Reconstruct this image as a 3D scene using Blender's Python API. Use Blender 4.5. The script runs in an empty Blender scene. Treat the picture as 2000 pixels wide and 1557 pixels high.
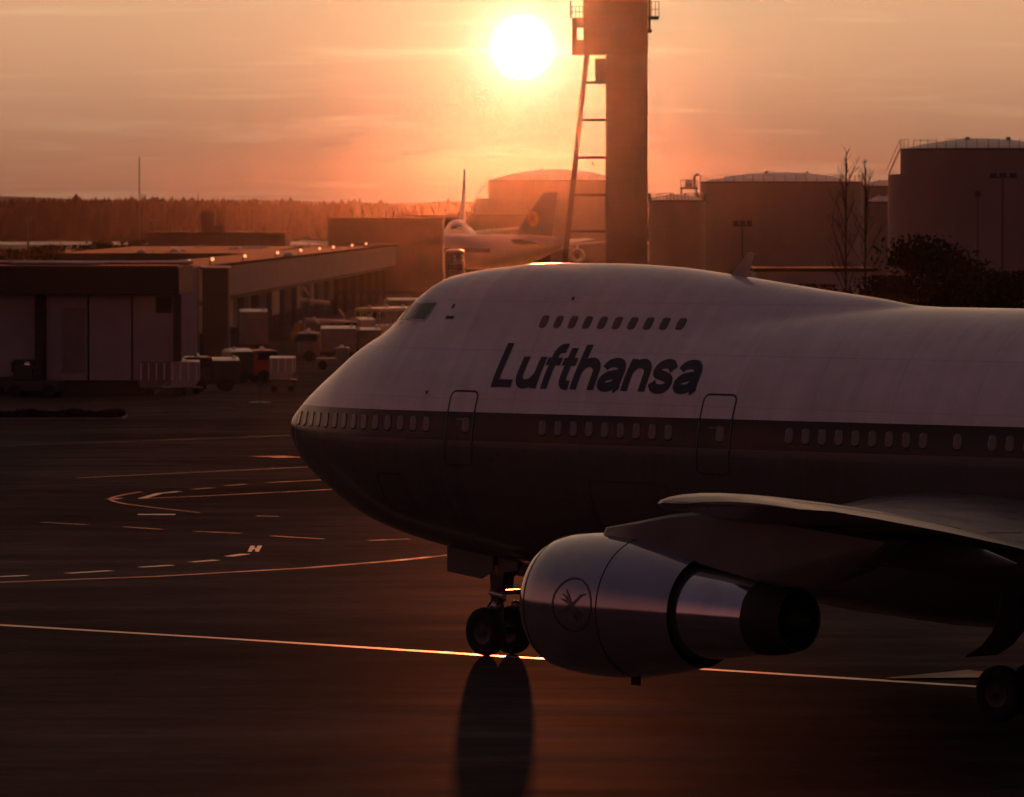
import bpy, bmesh, math, random
import numpy as np
from mathutils import Vector, Matrix

random.seed(7)
rng = np.random.default_rng(7)
SC = bpy.context.scene
COL = SC.collection

# ------------------------------------------------------------------ camera
F, CX, YH, H = 12000.0, 1000.0, 415.0, 11.3        # focal length in photo pixels, centre, horizon row, eye height
cam_d = bpy.data.cameras.new("camera"); cam = bpy.data.objects.new("camera", cam_d); COL.objects.link(cam)
cam.location = (0, 0, H)
cam.rotation_euler = (math.radians(90) - math.atan((778.5 - YH) / F), 0, 0)
cam_d.sensor_fit = 'HORIZONTAL'; cam_d.sensor_width = 36.0; cam_d.lens = 36.0 * F / 2000.0
cam_d.clip_start = 1.0; cam_d.clip_end = 30000.0
cam_d.dof.use_dof = True; cam_d.dof.focus_distance = 140.0; cam_d.dof.aperture_fstop = 4.0
SC.camera = cam

# ------------------------------------------------------------------ sky and sun
SUN_EL = (YH - 93.0) / F
SUN_AZ = 20.0 / F
SUN = Vector((math.sin(SUN_AZ) * math.cos(SUN_EL), math.cos(SUN_AZ) * math.cos(SUN_EL), math.sin(SUN_EL)))
world = bpy.data.worlds.new("World"); SC.world = world; world.use_nodes = True
wn, wl = world.node_tree.nodes, world.node_tree.links
wn.clear()
def wnode(t, **kw):
    n = wn.new(t)
    for k, v in kw.items(): setattr(n, k, v)
    return n
def wmath(op, a, b=None, c=None):
    n = wnode('ShaderNodeMath', operation=op)
    for i, v in enumerate((a, b, c)):
        if v is None: continue
        if isinstance(v, (int, float)): n.inputs[i].default_value = v
        else: wl.new(v, n.inputs[i])
    return n.outputs[0]
def wcol(op, a, b, fac=1.0):
    n = wnode('ShaderNodeMix', data_type='RGBA', blend_type=op, clamp_factor=False)
    for s, v in ((0, fac), (6, a), (7, b)):
        if isinstance(v, (int, float)): n.inputs[s].default_value = v
        elif isinstance(v, tuple): n.inputs[s].default_value = v + (1,)
        else: wl.new(v, n.inputs[s])
    return n.outputs[2]
out = wnode('ShaderNodeOutputWorld'); bg = wnode('ShaderNodeBackground'); wl.new(bg.outputs[0], out.inputs[0])
sky = wnode('ShaderNodeTexSky', sky_type='NISHITA')
sky.sun_disc = False; sky.sun_elevation = SUN_EL; sky.sun_rotation = SUN_AZ
sky.altitude = 100; sky.air_density = 1.0; sky.dust_density = 1.0; sky.ozone_density = 1.0
tc = wnode('ShaderNodeTexCoord')
dist = wnode('ShaderNodeVectorMath', operation='DISTANCE')
wl.new(tc.outputs['Generated'], dist.inputs[0]); dist.inputs[1].default_value = SUN
D = dist.outputs['Value']
# cirrus streaks, stretched along the horizon
mp = wnode('ShaderNodeMapping'); wl.new(tc.outputs['Generated'], mp.inputs[0]); mp.inputs['Scale'].default_value = (22, 8, 300)
mp.inputs['Rotation'].default_value = (0, 0.008, 0); mp.inputs['Location'].default_value = (3.1, 0, 0.7)
nz = wnode('ShaderNodeTexNoise'); nz.inputs['Scale'].default_value = 1.0; nz.inputs['Detail'].default_value = 5; nz.inputs['Roughness'].default_value = .5
nz.inputs['Distortion'].default_value = .5
wl.new(mp.outputs[0], nz.inputs['Vector'])
mr = wnode('ShaderNodeMapRange', interpolation_type='SMOOTHSTEP'); wl.new(nz.outputs['Fac'], mr.inputs[0])
mr.inputs[1].default_value = .5; mr.inputs[2].default_value = .85
sep = wnode('ShaderNodeSeparateXYZ'); wl.new(tc.outputs['Generated'], sep.inputs[0])
def ramp(v, a, b, c=0.0, d=1.0):
    r = wnode('ShaderNodeMapRange', interpolation_type='SMOOTHSTEP'); wl.new(v, r.inputs[0])
    for i, x in enumerate((a, b, c, d)): r.inputs[1 + i].default_value = x
    return r.outputs[0]
def scaled(col, v): return wcol('MULTIPLY', col, v)
glow1 = wmath('EXPONENT', wmath('MULTIPLY', D, -1 / 0.013))
glow2 = wmath('EXPONENT', wmath('MULTIPLY', D, -1 / 0.12))
glow3 = wmath('EXPONENT', wmath('MULTIPLY', wmath('MULTIPLY', D, D), -1 / 0.55))
disc = ramp(D, .0053, .0040)
glow0 = wmath('EXPONENT', wmath('MULTIPLY', wmath('MULTIPLY', D, D), -1 / .000034))
SKY_STR = 0.0035
base = wcol('MULTIPLY', sky.outputs[0], (SKY_STR, SKY_STR, SKY_STR))
# dusk light scattered many times: dull mauve low down, blue overhead
amb = wcol('MIX', (.22, .076, .068), (.040, .027, .042), ramp(sep.outputs[2], 0.0, .5))
col = wcol('ADD', base, amb)
col = wcol('ADD', col, scaled((.10, .095, .045), glow2))
col = wcol('ADD', col, scaled((.365, .232, .120), glow3))
col = wcol('MULTIPLY', col, wcol('MIX', (.30, .25, .27), (1, 1, 1), ramp(sep.outputs[2], -.006, .042)))
near = wmath('MULTIPLY', wmath('EXPONENT', wmath('MULTIPLY', wmath('MULTIPLY', D, D), -1 / .0028)), ramp(sep.outputs[2], .027, .002))
col = wcol('MULTIPLY', col, wcol('MIX', (1, 1, 1), (.10, .30, .45), near))
cl = wmath('ADD', wmath('MULTIPLY', mr.outputs[0], glow2), wmath('MULTIPLY', wmath('MULTIPLY', mr.outputs[0], glow1), 5.0))
col = wcol('ADD', col, scaled((.13, .115, .065), cl))
col = wcol('ADD', col, scaled((.40, .46, .22), glow1))
col = wcol('ADD', col, scaled((1.1, 1.05, .7), glow0))
col = wcol('ADD', col, scaled((1.0, .8, .5), wmath('MULTIPLY', disc, 12.0)))
wl.new(col, bg.inputs[0]); bg.inputs[1].default_value = 1.0

sun_d = bpy.data.lights.new("sun", 'SUN'); sun = bpy.data.objects.new("sun", sun_d); COL.objects.link(sun)
sun_d.energy = 2.0; sun_d.color = (1.0, .20, .06); sun_d.angle = math.radians(.53)
sun.rotation_euler = (-SUN).to_track_quat('-Z', 'Y').to_euler()
sun.location = (0, 300, 80)

SC.render.engine = 'CYCLES'
SC.view_settings.view_transform = 'Standard'; SC.view_settings.look = 'None'
SC.view_settings.exposure = 0.0; SC.view_settings.gamma = 1.0; SC.view_settings.use_curve_mapping = False
cy = SC.cycles
cy.use_denoising = True; cy.max_bounces = 6; cy.diffuse_bounces = 3; cy.glossy_bounces = 4; cy.volume_bounces = 0
cy.sample_clamp_indirect = 4.0; cy.caustics_reflective = False; cy.caustics_refractive = False

HAZE_DENSITY, HAZE_G = 3.2e-6, 0.983

# ------------------------------------------------------------------ helpers: photo pixel <-> place
def gnd(px, py):
    Y = F * H / (py - YH); return ((px - CX) / F * Y, Y)
def wx(px, Y): return (px - CX) / F * Y
def wz(py, Y): return H - (py - YH) * Y / F
def dep(py, z=0.0): return F * (H - z) / (py - YH)

# ------------------------------------------------------------------ materials
MATS = {}
def mat(name, col, rough=.5, metal=0.0, var=.12, scale=2.0, bump=0.0, rvar=.1, stretch=(1, 1, 1), spec=.5, coat=0.0, detail=6):
    if name in MATS: return MATS[name]
    m = bpy.data.materials.new(name); m.use_nodes = True
    nt = m.node_tree; N, L = nt.nodes, nt.links
    p = N['Principled BSDF']
    t = N.new('ShaderNodeTexCoord'); mpn = N.new('ShaderNodeMapping'); mpn.inputs['Scale'].default_value = stretch
    L.new(t.outputs['Object'], mpn.inputs[0])
    n = N.new('ShaderNodeTexNoise'); n.inputs['Scale'].default_value = scale; n.inputs['Detail'].default_value = detail
    n.inputs['Roughness'].default_value = .6
    L.new(mpn.outputs[0], n.inputs['Vector'])
    r = N.new('ShaderNodeMapRange'); L.new(n.outputs['Fac'], r.inputs[0])
    r.inputs[1].default_value = .3; r.inputs[2].default_value = .7; r.inputs[3].default_value = 1 - var; r.inputs[4].default_value = 1 + var
    x = N.new('ShaderNodeMix'); x.data_type = 'RGBA'; x.blend_type = 'MULTIPLY'; x.inputs[0].default_value = 1
    x.inputs[6].default_value = (*col, 1); L.new(r.outputs[0], x.inputs[7]); L.new(x.outputs[2], p.inputs['Base Color'])
    rr = N.new('ShaderNodeMapRange'); L.new(n.outputs['Fac'], rr.inputs[0])
    rr.inputs[1].default_value = .3; rr.inputs[2].default_value = .7
    rr.inputs[3].default_value = max(.03, rough - rvar * rough); rr.inputs[4].default_value = min(1, rough + rvar * rough)
    L.new(rr.outputs[0], p.inputs['Roughness'])
    p.inputs['Metallic'].default_value = metal; p.inputs['Specular IOR Level'].default_value = spec
    p.inputs['Coat Weight'].default_value = coat; p.inputs['Coat Roughness'].default_value = .12
    if bump:
        b = N.new('ShaderNodeBump'); b.inputs['Strength'].default_value = bump; b.inputs['Distance'].default_value = .02
        L.new(n.outputs['Fac'], b.inputs['Height']); L.new(b.outputs[0], p.inputs['Normal'])
    MATS[name] = m
    return m

def paint_mat():
    """white roof, dark blue window band, bare grey belly: the airliner's own paint, split by height on the hull"""
    m = bpy.data.materials.new('livery_paint'); m.use_nodes = True
    nt = m.node_tree; N, L = nt.nodes, nt.links; p = N['Principled BSDF']
    t = N.new('ShaderNodeTexCoord'); s = N.new('ShaderNodeSeparateXYZ'); L.new(t.outputs['Object'], s.inputs[0])
    # the band climbs very slightly aft
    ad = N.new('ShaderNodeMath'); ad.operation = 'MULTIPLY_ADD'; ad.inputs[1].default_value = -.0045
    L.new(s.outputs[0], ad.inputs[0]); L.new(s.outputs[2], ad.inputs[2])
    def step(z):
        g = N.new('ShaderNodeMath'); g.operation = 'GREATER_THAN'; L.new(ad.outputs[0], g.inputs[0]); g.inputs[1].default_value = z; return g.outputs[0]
    n = N.new('ShaderNodeTexNoise'); n.inputs['Scale'].default_value = .9; n.inputs['Detail'].default_value = 7; n.inputs['Roughness'].default_value = .65
    mpn = N.new('ShaderNodeMapping'); mpn.inputs['Scale'].default_value = (.7, 1, 2.2); L.new(t.outputs['Object'], mpn.inputs[0]); L.new(mpn.outputs[0], n.inputs['Vector'])
    def mix(f, a, b):
        x = N.new('ShaderNodeMix'); x.data_type = 'RGBA'; L.new(f, x.inputs[0])
        for i, v in ((6, a), (7, b)):
            if isinstance(v, tuple): x.inputs[i].default_value = (*v, 1)
            else: L.new(v, x.inputs[i])
        return x.outputs[2]
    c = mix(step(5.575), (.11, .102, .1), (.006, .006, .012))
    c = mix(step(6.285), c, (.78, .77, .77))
    def mth(op, a_, b_=None):
        q = N.new('ShaderNodeMath'); q.operation = op
        for i_, v_ in enumerate((a_, b_)):
            if v_ is None: continue
            if isinstance(v_, (int, float)): q.inputs[i_].default_value = v_
            else: L.new(v_, q.inputs[i_])
        return q.outputs[0]
    def lines(v_, pitch, width): return mth('LESS_THAN', mth('ABSOLUTE', mth('SUBTRACT', mth('FRACT', mth('DIVIDE', v_, pitch)), .5)), width / pitch / 2)
    seam = mth('MAXIMUM', lines(s.outputs[0], 2.54, .035), lines(s.outputs[2], 1.21, .03))
    st_n = N.new('ShaderNodeTexNoise'); st_m = N.new('ShaderNodeMapping'); st_m.inputs['Scale'].default_value = (2.6, .4, .22)
    L.new(t.outputs['Object'], st_m.inputs[0]); L.new(st_m.outputs[0], st_n.inputs['Vector']); st_n.inputs['Scale'].default_value = 1.0; st_n.inputs['Detail'].default_value = 6
    st_r = N.new('ShaderNodeMapRange'); L.new(st_n.outputs['Fac'], st_r.inputs[0]); st_r.inputs[1].default_value = .35; st_r.inputs[2].default_value = .7; st_r.inputs[3].default_value = 1.03; st_r.inputs[4].default_value = .9
    dirt = mth('MULTIPLY', st_r.outputs[0], mth('SUBTRACT', 1.0, mth('MULTIPLY', seam, .13)))
    xd = N.new('ShaderNodeMix'); xd.data_type = 'RGBA'; xd.blend_type = 'MULTIPLY'; xd.inputs[0].default_value = 1
    L.new(c, xd.inputs[6]); L.new(dirt, xd.inputs[7]); c = xd.outputs[2]
    r = N.new('ShaderNodeMapRange'); L.new(n.outputs['Fac'], r.inputs[0]); r.inputs[1].default_value = .25; r.inputs[2].default_value = .75
    r.inputs[3].default_value = .86; r.inputs[4].default_value = 1.08
    x = N.new('ShaderNodeMix'); x.data_type = 'RGBA'; x.blend_type = 'MULTIPLY'; x.inputs[0].default_value = 1
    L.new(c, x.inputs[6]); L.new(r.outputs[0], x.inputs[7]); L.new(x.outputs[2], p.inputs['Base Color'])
    p.inputs['Specular IOR Level'].default_value = .4
    rr = N.new('ShaderNodeMapRange'); L.new(n.outputs['Fac'], rr.inputs[0]); rr.inputs[1].default_value = .3; rr.inputs[2].default_value = .7
    rr.inputs[3].default_value = .15; rr.inputs[4].default_value = .25; L.new(rr.outputs[0], p.inputs['Roughness'])
    # faint skin waviness
    n2 = N.new('ShaderNodeTexNoise'); n2.inputs['Scale'].default_value = 1.6; n2.inputs['Detail'].default_value = 3; L.new(t.outputs['Object'], n2.inputs['Vector'])
    b = N.new('ShaderNodeBump'); b.inputs['Strength'].default_value = .08; b.inputs['Distance'].default_value = .03
    L.new(n2.outputs['Fac'], b.inputs['Height']); L.new(b.outputs[0], p.inputs['Normal'])
    return m

M_PAINT = paint_mat()
M_NAC = mat('nacelle_metal', (.44, .43, .46), .11, .8, .10, 1.5, 0, .4)
M_CORE = mat('core_cowl_metal', (.60, .59, .64), .11, .9, .12, 2.0, .02, .3)
M_NOZ = mat('burnt_nozzle', (.02, .018, .017), .6, .3, .3, 3)
M_BLACK = mat('black_opening', (.008, .008, .008), .8)
M_WING = mat('wing_metal', (.15, .145, .155), .32, .35, .12, .8, .02, .2)
M_WINGD = mat('wing_grey_paint', (.11, .105, .105), .4, .1, .12, 1.0)
M_BLUE = mat('blue_lettering', (.012, .014, .045), .35, 0, .1, 3)
M_DARKLINE = mat('dark_seam', (.03, .03, .035), .6)
M_PALELINE = mat('pale_seam', (.45, .45, .45), .5)
M_SEAM2 = mat('door_strip', (.16, .16, .16), .5)
M_EMB = mat('emblem_grey', (.12, .12, .14), .25, .4)
M_UDW = mat('upper_window_pane', (.13, .095, .1), .25)
M_GLASS = mat('dark_glass', (.02, .022, .025), .08, 0, .1, 4, spec=.8)
M_CABIN = mat('cabin_window_pane', (.075, .07, .068), .14, .1, .15, 6, spec=.8)
M_LAMP = mat('glint_lamp_glass', (.8, .6, .4), .4)
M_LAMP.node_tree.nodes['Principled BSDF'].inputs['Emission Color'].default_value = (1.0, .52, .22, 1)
M_LAMP.node_tree.nodes['Principled BSDF'].inputs['Emission Strength'].default_value = 1.1  # weak emission stands in for sun glints on the pier lamps
M_TYRE = mat('tyre_rubber', (.015, .015, .015), .85, 0, .2, 8, .2)
M_STRUT = mat('gear_metal', (.06, .06, .062), .35, .6, .2, 6)
M_YELLOW = mat('logo_yellow', (.22, .10, .02), .4)
M_FARWHITE = mat('far_white_paint', (.34, .33, .33), .3, 0, .06, .5)
M_FARBLUE = mat('far_blue_paint', (.02, .025, .07), .35)
M_FARGREY = mat('far_grey_paint', (.3, .3, .3), .4)
M_CONC = mat('tower_concrete', (.14, .12, .11), .9, 0, .08, .6, .2)
M_CONC2 = mat('dark_concrete', (.115, .1, .09), .9)
M_STEEL = mat('dark_steel', (.06, .055, .05), .5, .4, .2, 2)
M_TANK = mat('tank_painted_steel', (.18, .165, .16), .65, .1, .14, .25, .05, stretch=(1, 1, .25))
M_TANKROOF = mat('tank_roof_steel', (.42, .41, .40), .45, .1, .1, .4)
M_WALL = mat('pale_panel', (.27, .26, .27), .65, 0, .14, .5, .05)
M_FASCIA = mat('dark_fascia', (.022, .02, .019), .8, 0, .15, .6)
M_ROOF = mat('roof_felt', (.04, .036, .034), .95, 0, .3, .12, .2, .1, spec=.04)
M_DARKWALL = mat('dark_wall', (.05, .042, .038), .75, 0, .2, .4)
M_PIER = mat('pier_panel', (.14, .115, .115), .6, 0, .1, .4)
M_ALU = mat('bright_aluminium', (.6, .58, .55), .38, .8, .12, 3)
M_CHROME = mat('glint_chrome', (.75, .7, .62), .07, 1.0, .05, 2, 0, .1)
M_ACRYL = mat('skylight_acrylic', (.5, .48, .44), .09, .7, .1, 2, spec=.9)
M_VWHITE = mat('vehicle_white', (.26, .25, .25), .3, 0, .12, 2, coat=.3)
M_VGREY = mat('vehicle_grey', (.14, .135, .135), .35, .2, .15, 2)
M_VYELLOW = mat('vehicle_yellow', (.25, .13, .03), .35, 0, .12, 2)
M_VDARK = mat('vehicle_dark', (.025, .027, .035), .35, .1, .15, 2)
M_VRED = mat('vehicle_red', (.25, .03, .02), .35, 0, .12, 2)
M_BARK = mat('bark', (.035, .028, .022), .9, 0, .3, 3, .3)
M_LEAF = mat('dark_foliage', (.028, .032, .016), 1, 0, .35, .8, spec=.02)
M_LEAF2 = mat('brown_foliage', (.034, .028, .017), 1, 0, .35, .8, spec=.02)
M_FOREST = mat('forest_foliage', (.03, .03, .026), 1, 0, .25, .02, spec=.02)
M_LINE = mat('line_paint', (.5, .46, .36), .42, 0, .22, 1.2, .1, .3)
M_LINEF = mat('worn_line_paint', (.13, .115, .095), .75, 0, .4, .7, .1, .3)
M_RUNWAY = mat('runway_surface', (.12, .115, .11), .3, 0, .1, .02)
M_FIELD = mat('field_grass', (.05, .055, .02), .9, 0, .3, .05)
M_HILL = mat('hill_woods', (.06, .06, .05), .95, 0, .2, .004)
M_FEATHER = mat('bird_feather', (.03, .03, .03), .8)

GLOSS = .017
def apron_mat():
    m = bpy.data.materials.new('apron_asphalt'); m.use_nodes = True
    nt = m.node_tree; N, L = nt.nodes, nt.links; p = N['Principled BSDF']
    g = N.new('ShaderNodeNewGeometry')
    def noise(scale, st, det=6, ro=.6):
        mpn = N.new('ShaderNodeMapping'); mpn.inputs['Scale'].default_value = st; L.new(g.outputs['Position'], mpn.inputs[0])
        n = N.new('ShaderNodeTexNoise'); n.inputs['Scale'].default_value = scale; n.inputs['Detail'].default_value = det; n.inputs['Roughness'].default_value = ro
        L.new(mpn.outputs[0], n.inputs['Vector']); return n.outputs['Fac']
    def rng_(v, a, b, c, d):
        r = N.new('ShaderNodeMapRange'); L.new(v, r.inputs[0]); r.inputs[1].default_value = a; r.inputs[2].default_value = b
        r.inputs[3].default_value = c; r.inputs[4].default_value = d; return r.outputs[0]
    big = noise(.035, (1, 1, 1), 7); tracks = noise(.25, (.06, 1, 1), 6); fine = noise(3.0, (1, 1, 1), 5)
    def mul(a, b):
        x = N.new('ShaderNodeMath'); x.operation = 'MULTIPLY'; L.new(a, x.inputs[0]); L.new(b, x.inputs[1]); return x.outputs[0]
    blot = noise(.35, (.5, 1, 1), 8, .7)
    v = mul(mul(mul(rng_(big, .3, .7, .65, 1.35), rng_(tracks, .3, .7, .6, 1.3)), rng_(fine, .3, .7, .8, 1.2)), rng_(blot, .4, .62, .55, 1.1))
    x = N.new('ShaderNodeMix'); x.data_type = 'RGBA'; x.blend_type = 'MULTIPLY'; x.inputs[0].default_value = 1
    x.inputs[6].default_value = (.084, .066, .063, 1); L.new(v, x.inputs[7]); L.new(x.outputs[2], p.inputs['Base Color'])
    b = N.new('ShaderNodeBump'); b.inputs['Strength'].default_value = .12; b.inputs['Distance'].default_value = .02
    L.new(fine, b.inputs['Height'])
    N.remove(p); df = N.new('ShaderNodeBsdfDiffuse'); gl = N.new('ShaderNodeBsdfGlossy'); ms = N.new('ShaderNodeMixShader')
    L.new(x.outputs[2], df.inputs['Color']); L.new(b.outputs[0], df.inputs['Normal'])
    gl.inputs['Color'].default_value = (1, 1, 1, 1); L.new(rng_(tracks, .3, .7, .5, .62), gl.inputs['Roughness'])
    L.new(rng_(big, .3, .7, GLOSS * .7, GLOSS * 1.3), ms.inputs[0])
    L.new(df.outputs[0], ms.inputs[1]); L.new(gl.outputs[0], ms.inputs[2]); L.new(ms.outputs[0], N['Material Output'].inputs['Surface'])
    return m
M_APRON = apron_mat()

# ------------------------------------------------------------------ mesh helpers
class MB:
    def __init__(self): self.v = []; self.f = []
    def add(self, vs, fs):
        o = len(self.v); self.v += [tuple(map(float, p)) for p in vs]; self.f += [tuple(i + o for i in f) for f in fs]; return self
    def box(self, c, s, rz=0.0, ch=0.0):
        x, y, z = s[0] / 2, s[1] / 2, s[2] / 2
        P = [(-x, -y, -z), (x, -y, -z), (x, y, -z), (-x, y, -z), (-x, -y, z), (x, -y, z), (x, y, z), (-x, y, z)]
        ca, sa = math.cos(rz), math.sin(rz)
        P = [(c[0] + p[0] * ca - p[1] * sa, c[1] + p[0] * sa + p[1] * ca, c[2] + p[2]) for p in P]
        return self.add(P, [(0, 3, 2, 1), (4, 5, 6, 7), (0, 1, 5, 4), (1, 2, 6, 5), (2, 3, 7, 6), (3, 0, 4, 7)])
    def rbox(self, c, s, ch, rz=0.0):
        """box with chamfered edges"""
        x, y, z = s[0] / 2, s[1] / 2, s[2] / 2
        bm = bmesh.new(); bmesh.ops.create_cube(bm, size=1.0)
        for v in bm.verts: v.co = Vector((v.co.x * 2 * x, v.co.y * 2 * y, v.co.z * 2 * z))
        bmesh.ops.bevel(bm, geom=list(bm.edges), offset=ch, segments=2, affect='EDGES', profile=.6)
        bm.verts.index_update(); R = Matrix.Rotation(rz, 3, 'Z')
        vs = [tuple(R @ v.co + Vector(c)) for v in bm.verts]; fs = [tuple(v.index for v in f.verts) for f in bm.faces]
        bm.free(); return self.add(vs, fs)
    def tube(self, p0, p1, r0, r1=None, n=10, caps=True):
        r1 = r0 if r1 is None else r1
        p0, p1 = Vector(p0), Vector(p1); d = (p1 - p0)
        if d.length < 1e-6: return self
        d.normalize(); u = d.orthogonal().normalized(); w = d.cross(u)
        vs = []
        for p, r in ((p0, r0), (p1, r1)):
            for i in range(n):
                t = 2 * math.pi * i / n; vs.append(p + (u * math.cos(t) + w * math.sin(t)) * r)
        fs = [(i, (i + 1) % n, n + (i + 1) % n, n + i) for i in range(n)]
        if caps: fs += [tuple(range(n - 1, -1, -1)), tuple(range(n, 2 * n))]
        return self.add(vs, fs)
    def bar(self, p0, p1, w, h):
        p0, p1 = Vector(p0), Vector(p1); d = (p1 - p0).normalized()
        u = d.cross(Vector((0, 0, 1)))
        if u.length < 1e-4: u = Vector((1, 0, 0))
        u.normalize(); q = u.cross(d)
        vs = [p + u * sx * w / 2 + q * sz * h / 2 for p in (p0, p1) for sx, sz in ((-1, -1), (1, -1), (1, 1), (-1, 1))]
        return self.add(vs, [(0, 1, 2, 3), (7, 6, 5, 4), (0, 4, 5, 1), (1, 5, 6, 2), (2, 6, 7, 3), (3, 7, 4, 0)])
    def lathe(self, prof, o, ax, n=40, cap0=False, cap1=False):
        """prof: list of (distance along axis, radius)"""
        o, ax = Vector(o), Vector(ax).normalized(); u = ax.orthogonal().normalized(); w = ax.cross(u); vs = []; fs = []
        for t, r in prof:
            for i in range(n):
                a = 2 * math.pi * i / n; vs.append(o + ax * t + (u * math.cos(a) + w * math.sin(a)) * max(r, 1e-4))
        m = len(prof)
        for j in range(m - 1):
            for i in range(n): fs.append((j * n + i, j * n + (i + 1) % n, (j + 1) * n + (i + 1) % n, (j + 1) * n + i))
        if cap0: fs.append(tuple(range(n - 1, -1, -1)))
        if cap1: fs.append(tuple(range((m - 1) * n, m * n)))
        return self.add(vs, fs)
    def loft(self, rings, closed=True, cap=True):
        n = len(rings[0]); vs = [p for r in rings for p in r]; fs = []
        for j in range(len(rings) - 1):
            for i in range(n if closed else n - 1): fs.append((j * n + i, j * n + (i + 1) % n, (j + 1) * n + (i + 1) % n, (j + 1) * n + i))
        if cap: fs += [tuple(range(n - 1, -1, -1)), tuple(range((len(rings) - 1) * n, len(rings) * n))]
        return self.add(vs, fs)
    def prism(self, poly, axis_from, axis_to, plane='xz'):
        a = []
        for t in (axis_from, axis_to):
            for p in poly:
                a.append((p[0], t, p[1]) if plane == 'xz' else ((t, p[0], p[1]) if plane == 'yz' else (p[0], p[1], t)))
        n = len(poly)
        fs = [(i, (i + 1) % n, n + (i + 1) % n, n + i) for i in range(n)] + [tuple(range(n - 1, -1, -1)), tuple(range(n, 2 * n))]
        return self.add(a, fs)
    def build(self, name, m, parent=None, smooth=False, recalc=True, angle=35):
        me = bpy.data.meshes.new(name); me.from_pydata(self.v, [], self.f)
        if recalc:
            bm = bmesh.new(); bm.from_mesh(me); bmesh.ops.recalc_face_normals(bm, faces=bm.faces); bm.to_mesh(me); bm.free()
        me.materials.append(m)
        if smooth:
            for p in me.polygons: p.use_smooth = True
            try: me.set_sharp_from_angle(angle=math.radians(angle))
            except Exception: pass
        o = bpy.data.objects.new(name, me); COL.objects.link(o)
        if parent is not None: o.parent = parent
        return o
def shift(mb, d):
    mb.v = [(p[0] + d[0], p[1] + d[1], p[2] + d[2]) for p in mb.v]; return mb
def tag(o, label=None, cat=None, group=None, kind=None):
    if label: o['label'] = label
    if cat: o['category'] = cat
    if group: o['group'] = group
    if kind: o['kind'] = kind
    return o
def empty(name, loc, rz=0.0):
    o = bpy.data.objects.new(name, None); COL.objects.link(o); o.location = loc; o.rotation_euler = (0, 0, rz); o.empty_display_size = .5; return o
def inst(src, parent, loc=(0, 0, 0), rot=None, name=None):
    o = src.copy(); COL.objects.link(o); o.parent = parent; o.location = loc
    if rot is not None: o.rotation_euler = rot
    if name: o.name = name
    return o
def copy_tree(o, parent=None):
    c = o.copy(); COL.objects.link(c); c.parent = parent
    for ch in list(o.children): copy_tree(ch, c)
    return c

# ------------------------------------------------------------------ ground, runway, far land
apron = MB().add([(-3400, -400, 0), (3400, -400, 0), (3400, 3060, 0), (-3400, 3060, 0)], [(0, 1, 2, 3)]).build('apron', M_APRON)
tag(apron, 'dark asphalt apron with painted taxi lines', kind='structure')
def sheet(name, x0, x1, y0, y1, z, m):
    return MB().add([(x0, y0, z), (x1, y0, z), (x1, y1, z), (x0, y1, z)], [(0, 1, 2, 3)]).build(name, m)
tag(sheet('field', -1200, 1200, 1450, 2140, .004, M_FIELD), 'dark grass field beyond the apron', kind='structure')
tag(sheet('runway', -1500, 1500, 2160, 2390, .008, M_RUNWAY), 'pale runway strip in front of the forest', kind='structure')

# painted markings: strips of paint lying on the apron, given by the points they run through (seen at pixel x, y)
STRIPES = [0]
def stripe(pts, w, m=M_LINE, taper=None, z=.004):
    z += .0012 * STRIPES[0]; STRIPES[0] += 1
    P = [Vector((*gnd(*p), 0)) for p in pts]
    Q = []
    for i in range(len(P) - 1):
        n = max(1, int((P[i + 1] - P[i]).length / 3))
        for k in range(n): Q.append(P[i].lerp(P[i + 1], k / n))
    Q.append(P[-1]); L_, R_ = [], []
    for i, p in enumerate(Q):
        t = (Q[min(i + 1, len(Q) - 1)] - Q[max(i - 1, 0)]).normalized(); nrm = Vector((-t.y, t.x, 0))
        ww = w if taper is None else w + (taper - w) * i / max(1, len(Q) - 1)
        ww *= 1 + .1 * math.sin(i * 1.7)
        L_.append((p + nrm * ww / 2)); R_.append((p - nrm * ww / 2))
    n = len(Q); vs = [(*p.xy, z) for p in L_ + R_]
    return MB().add(vs, [(i, i + 1, n + i + 1, n + i) for i in range(n - 1)]).build('painted_line', m, apron)
stripe([(-200, 1210), (0, 1222), (450, 1249), (930, 1280), (1100, 1290.5), (1400, 1310), (1950, 1345), (2200, 1362)], .42)
stripe([(-200, 1144), (0, 1138), (300, 1127), (600, 1110), (760, 1097), (895, 1083), (1050, 1065)], .40, M_LINEF)
for a, b in (((-20, 1128), (52, 1125)), ((130, 1121), (215, 1115.5)), ((273, 1109), (335, 1105)), ((373, 1099), (423, 1095)), ((445, 1088), (480, 1083))):
    stripe([a, b], .36)
stripe([(487, 1079), (493, 1067)], .14); stripe([(501, 1079), (507, 1067)], .14); stripe([(489, 1073), (503, 1073)], 1.0)
stripe([(268, 1006), (342, 1006)], .7)
for a, b in (((275, 975), (310, 965)), ((310, 965), (350, 961)), ((375, 957), (415, 954)), ((440, 950), (480, 947)), ((520, 944), (640, 938))):
    stripe([a, b], .3, M_LINE if a[0] < 370 else M_LINEF)
stripe([(278, 975), (380, 971), (500, 965), (600, 960), (650, 957)], .28, M_LINEF)
stripe([(275, 962), (245, 967), (222, 972), (213, 976), (222, 981), (245, 986), (300, 993), (390, 1003)], .2, M_LINEF)
stripe([(230, 974), (216, 977)], .5, M_LINEF)
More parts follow.
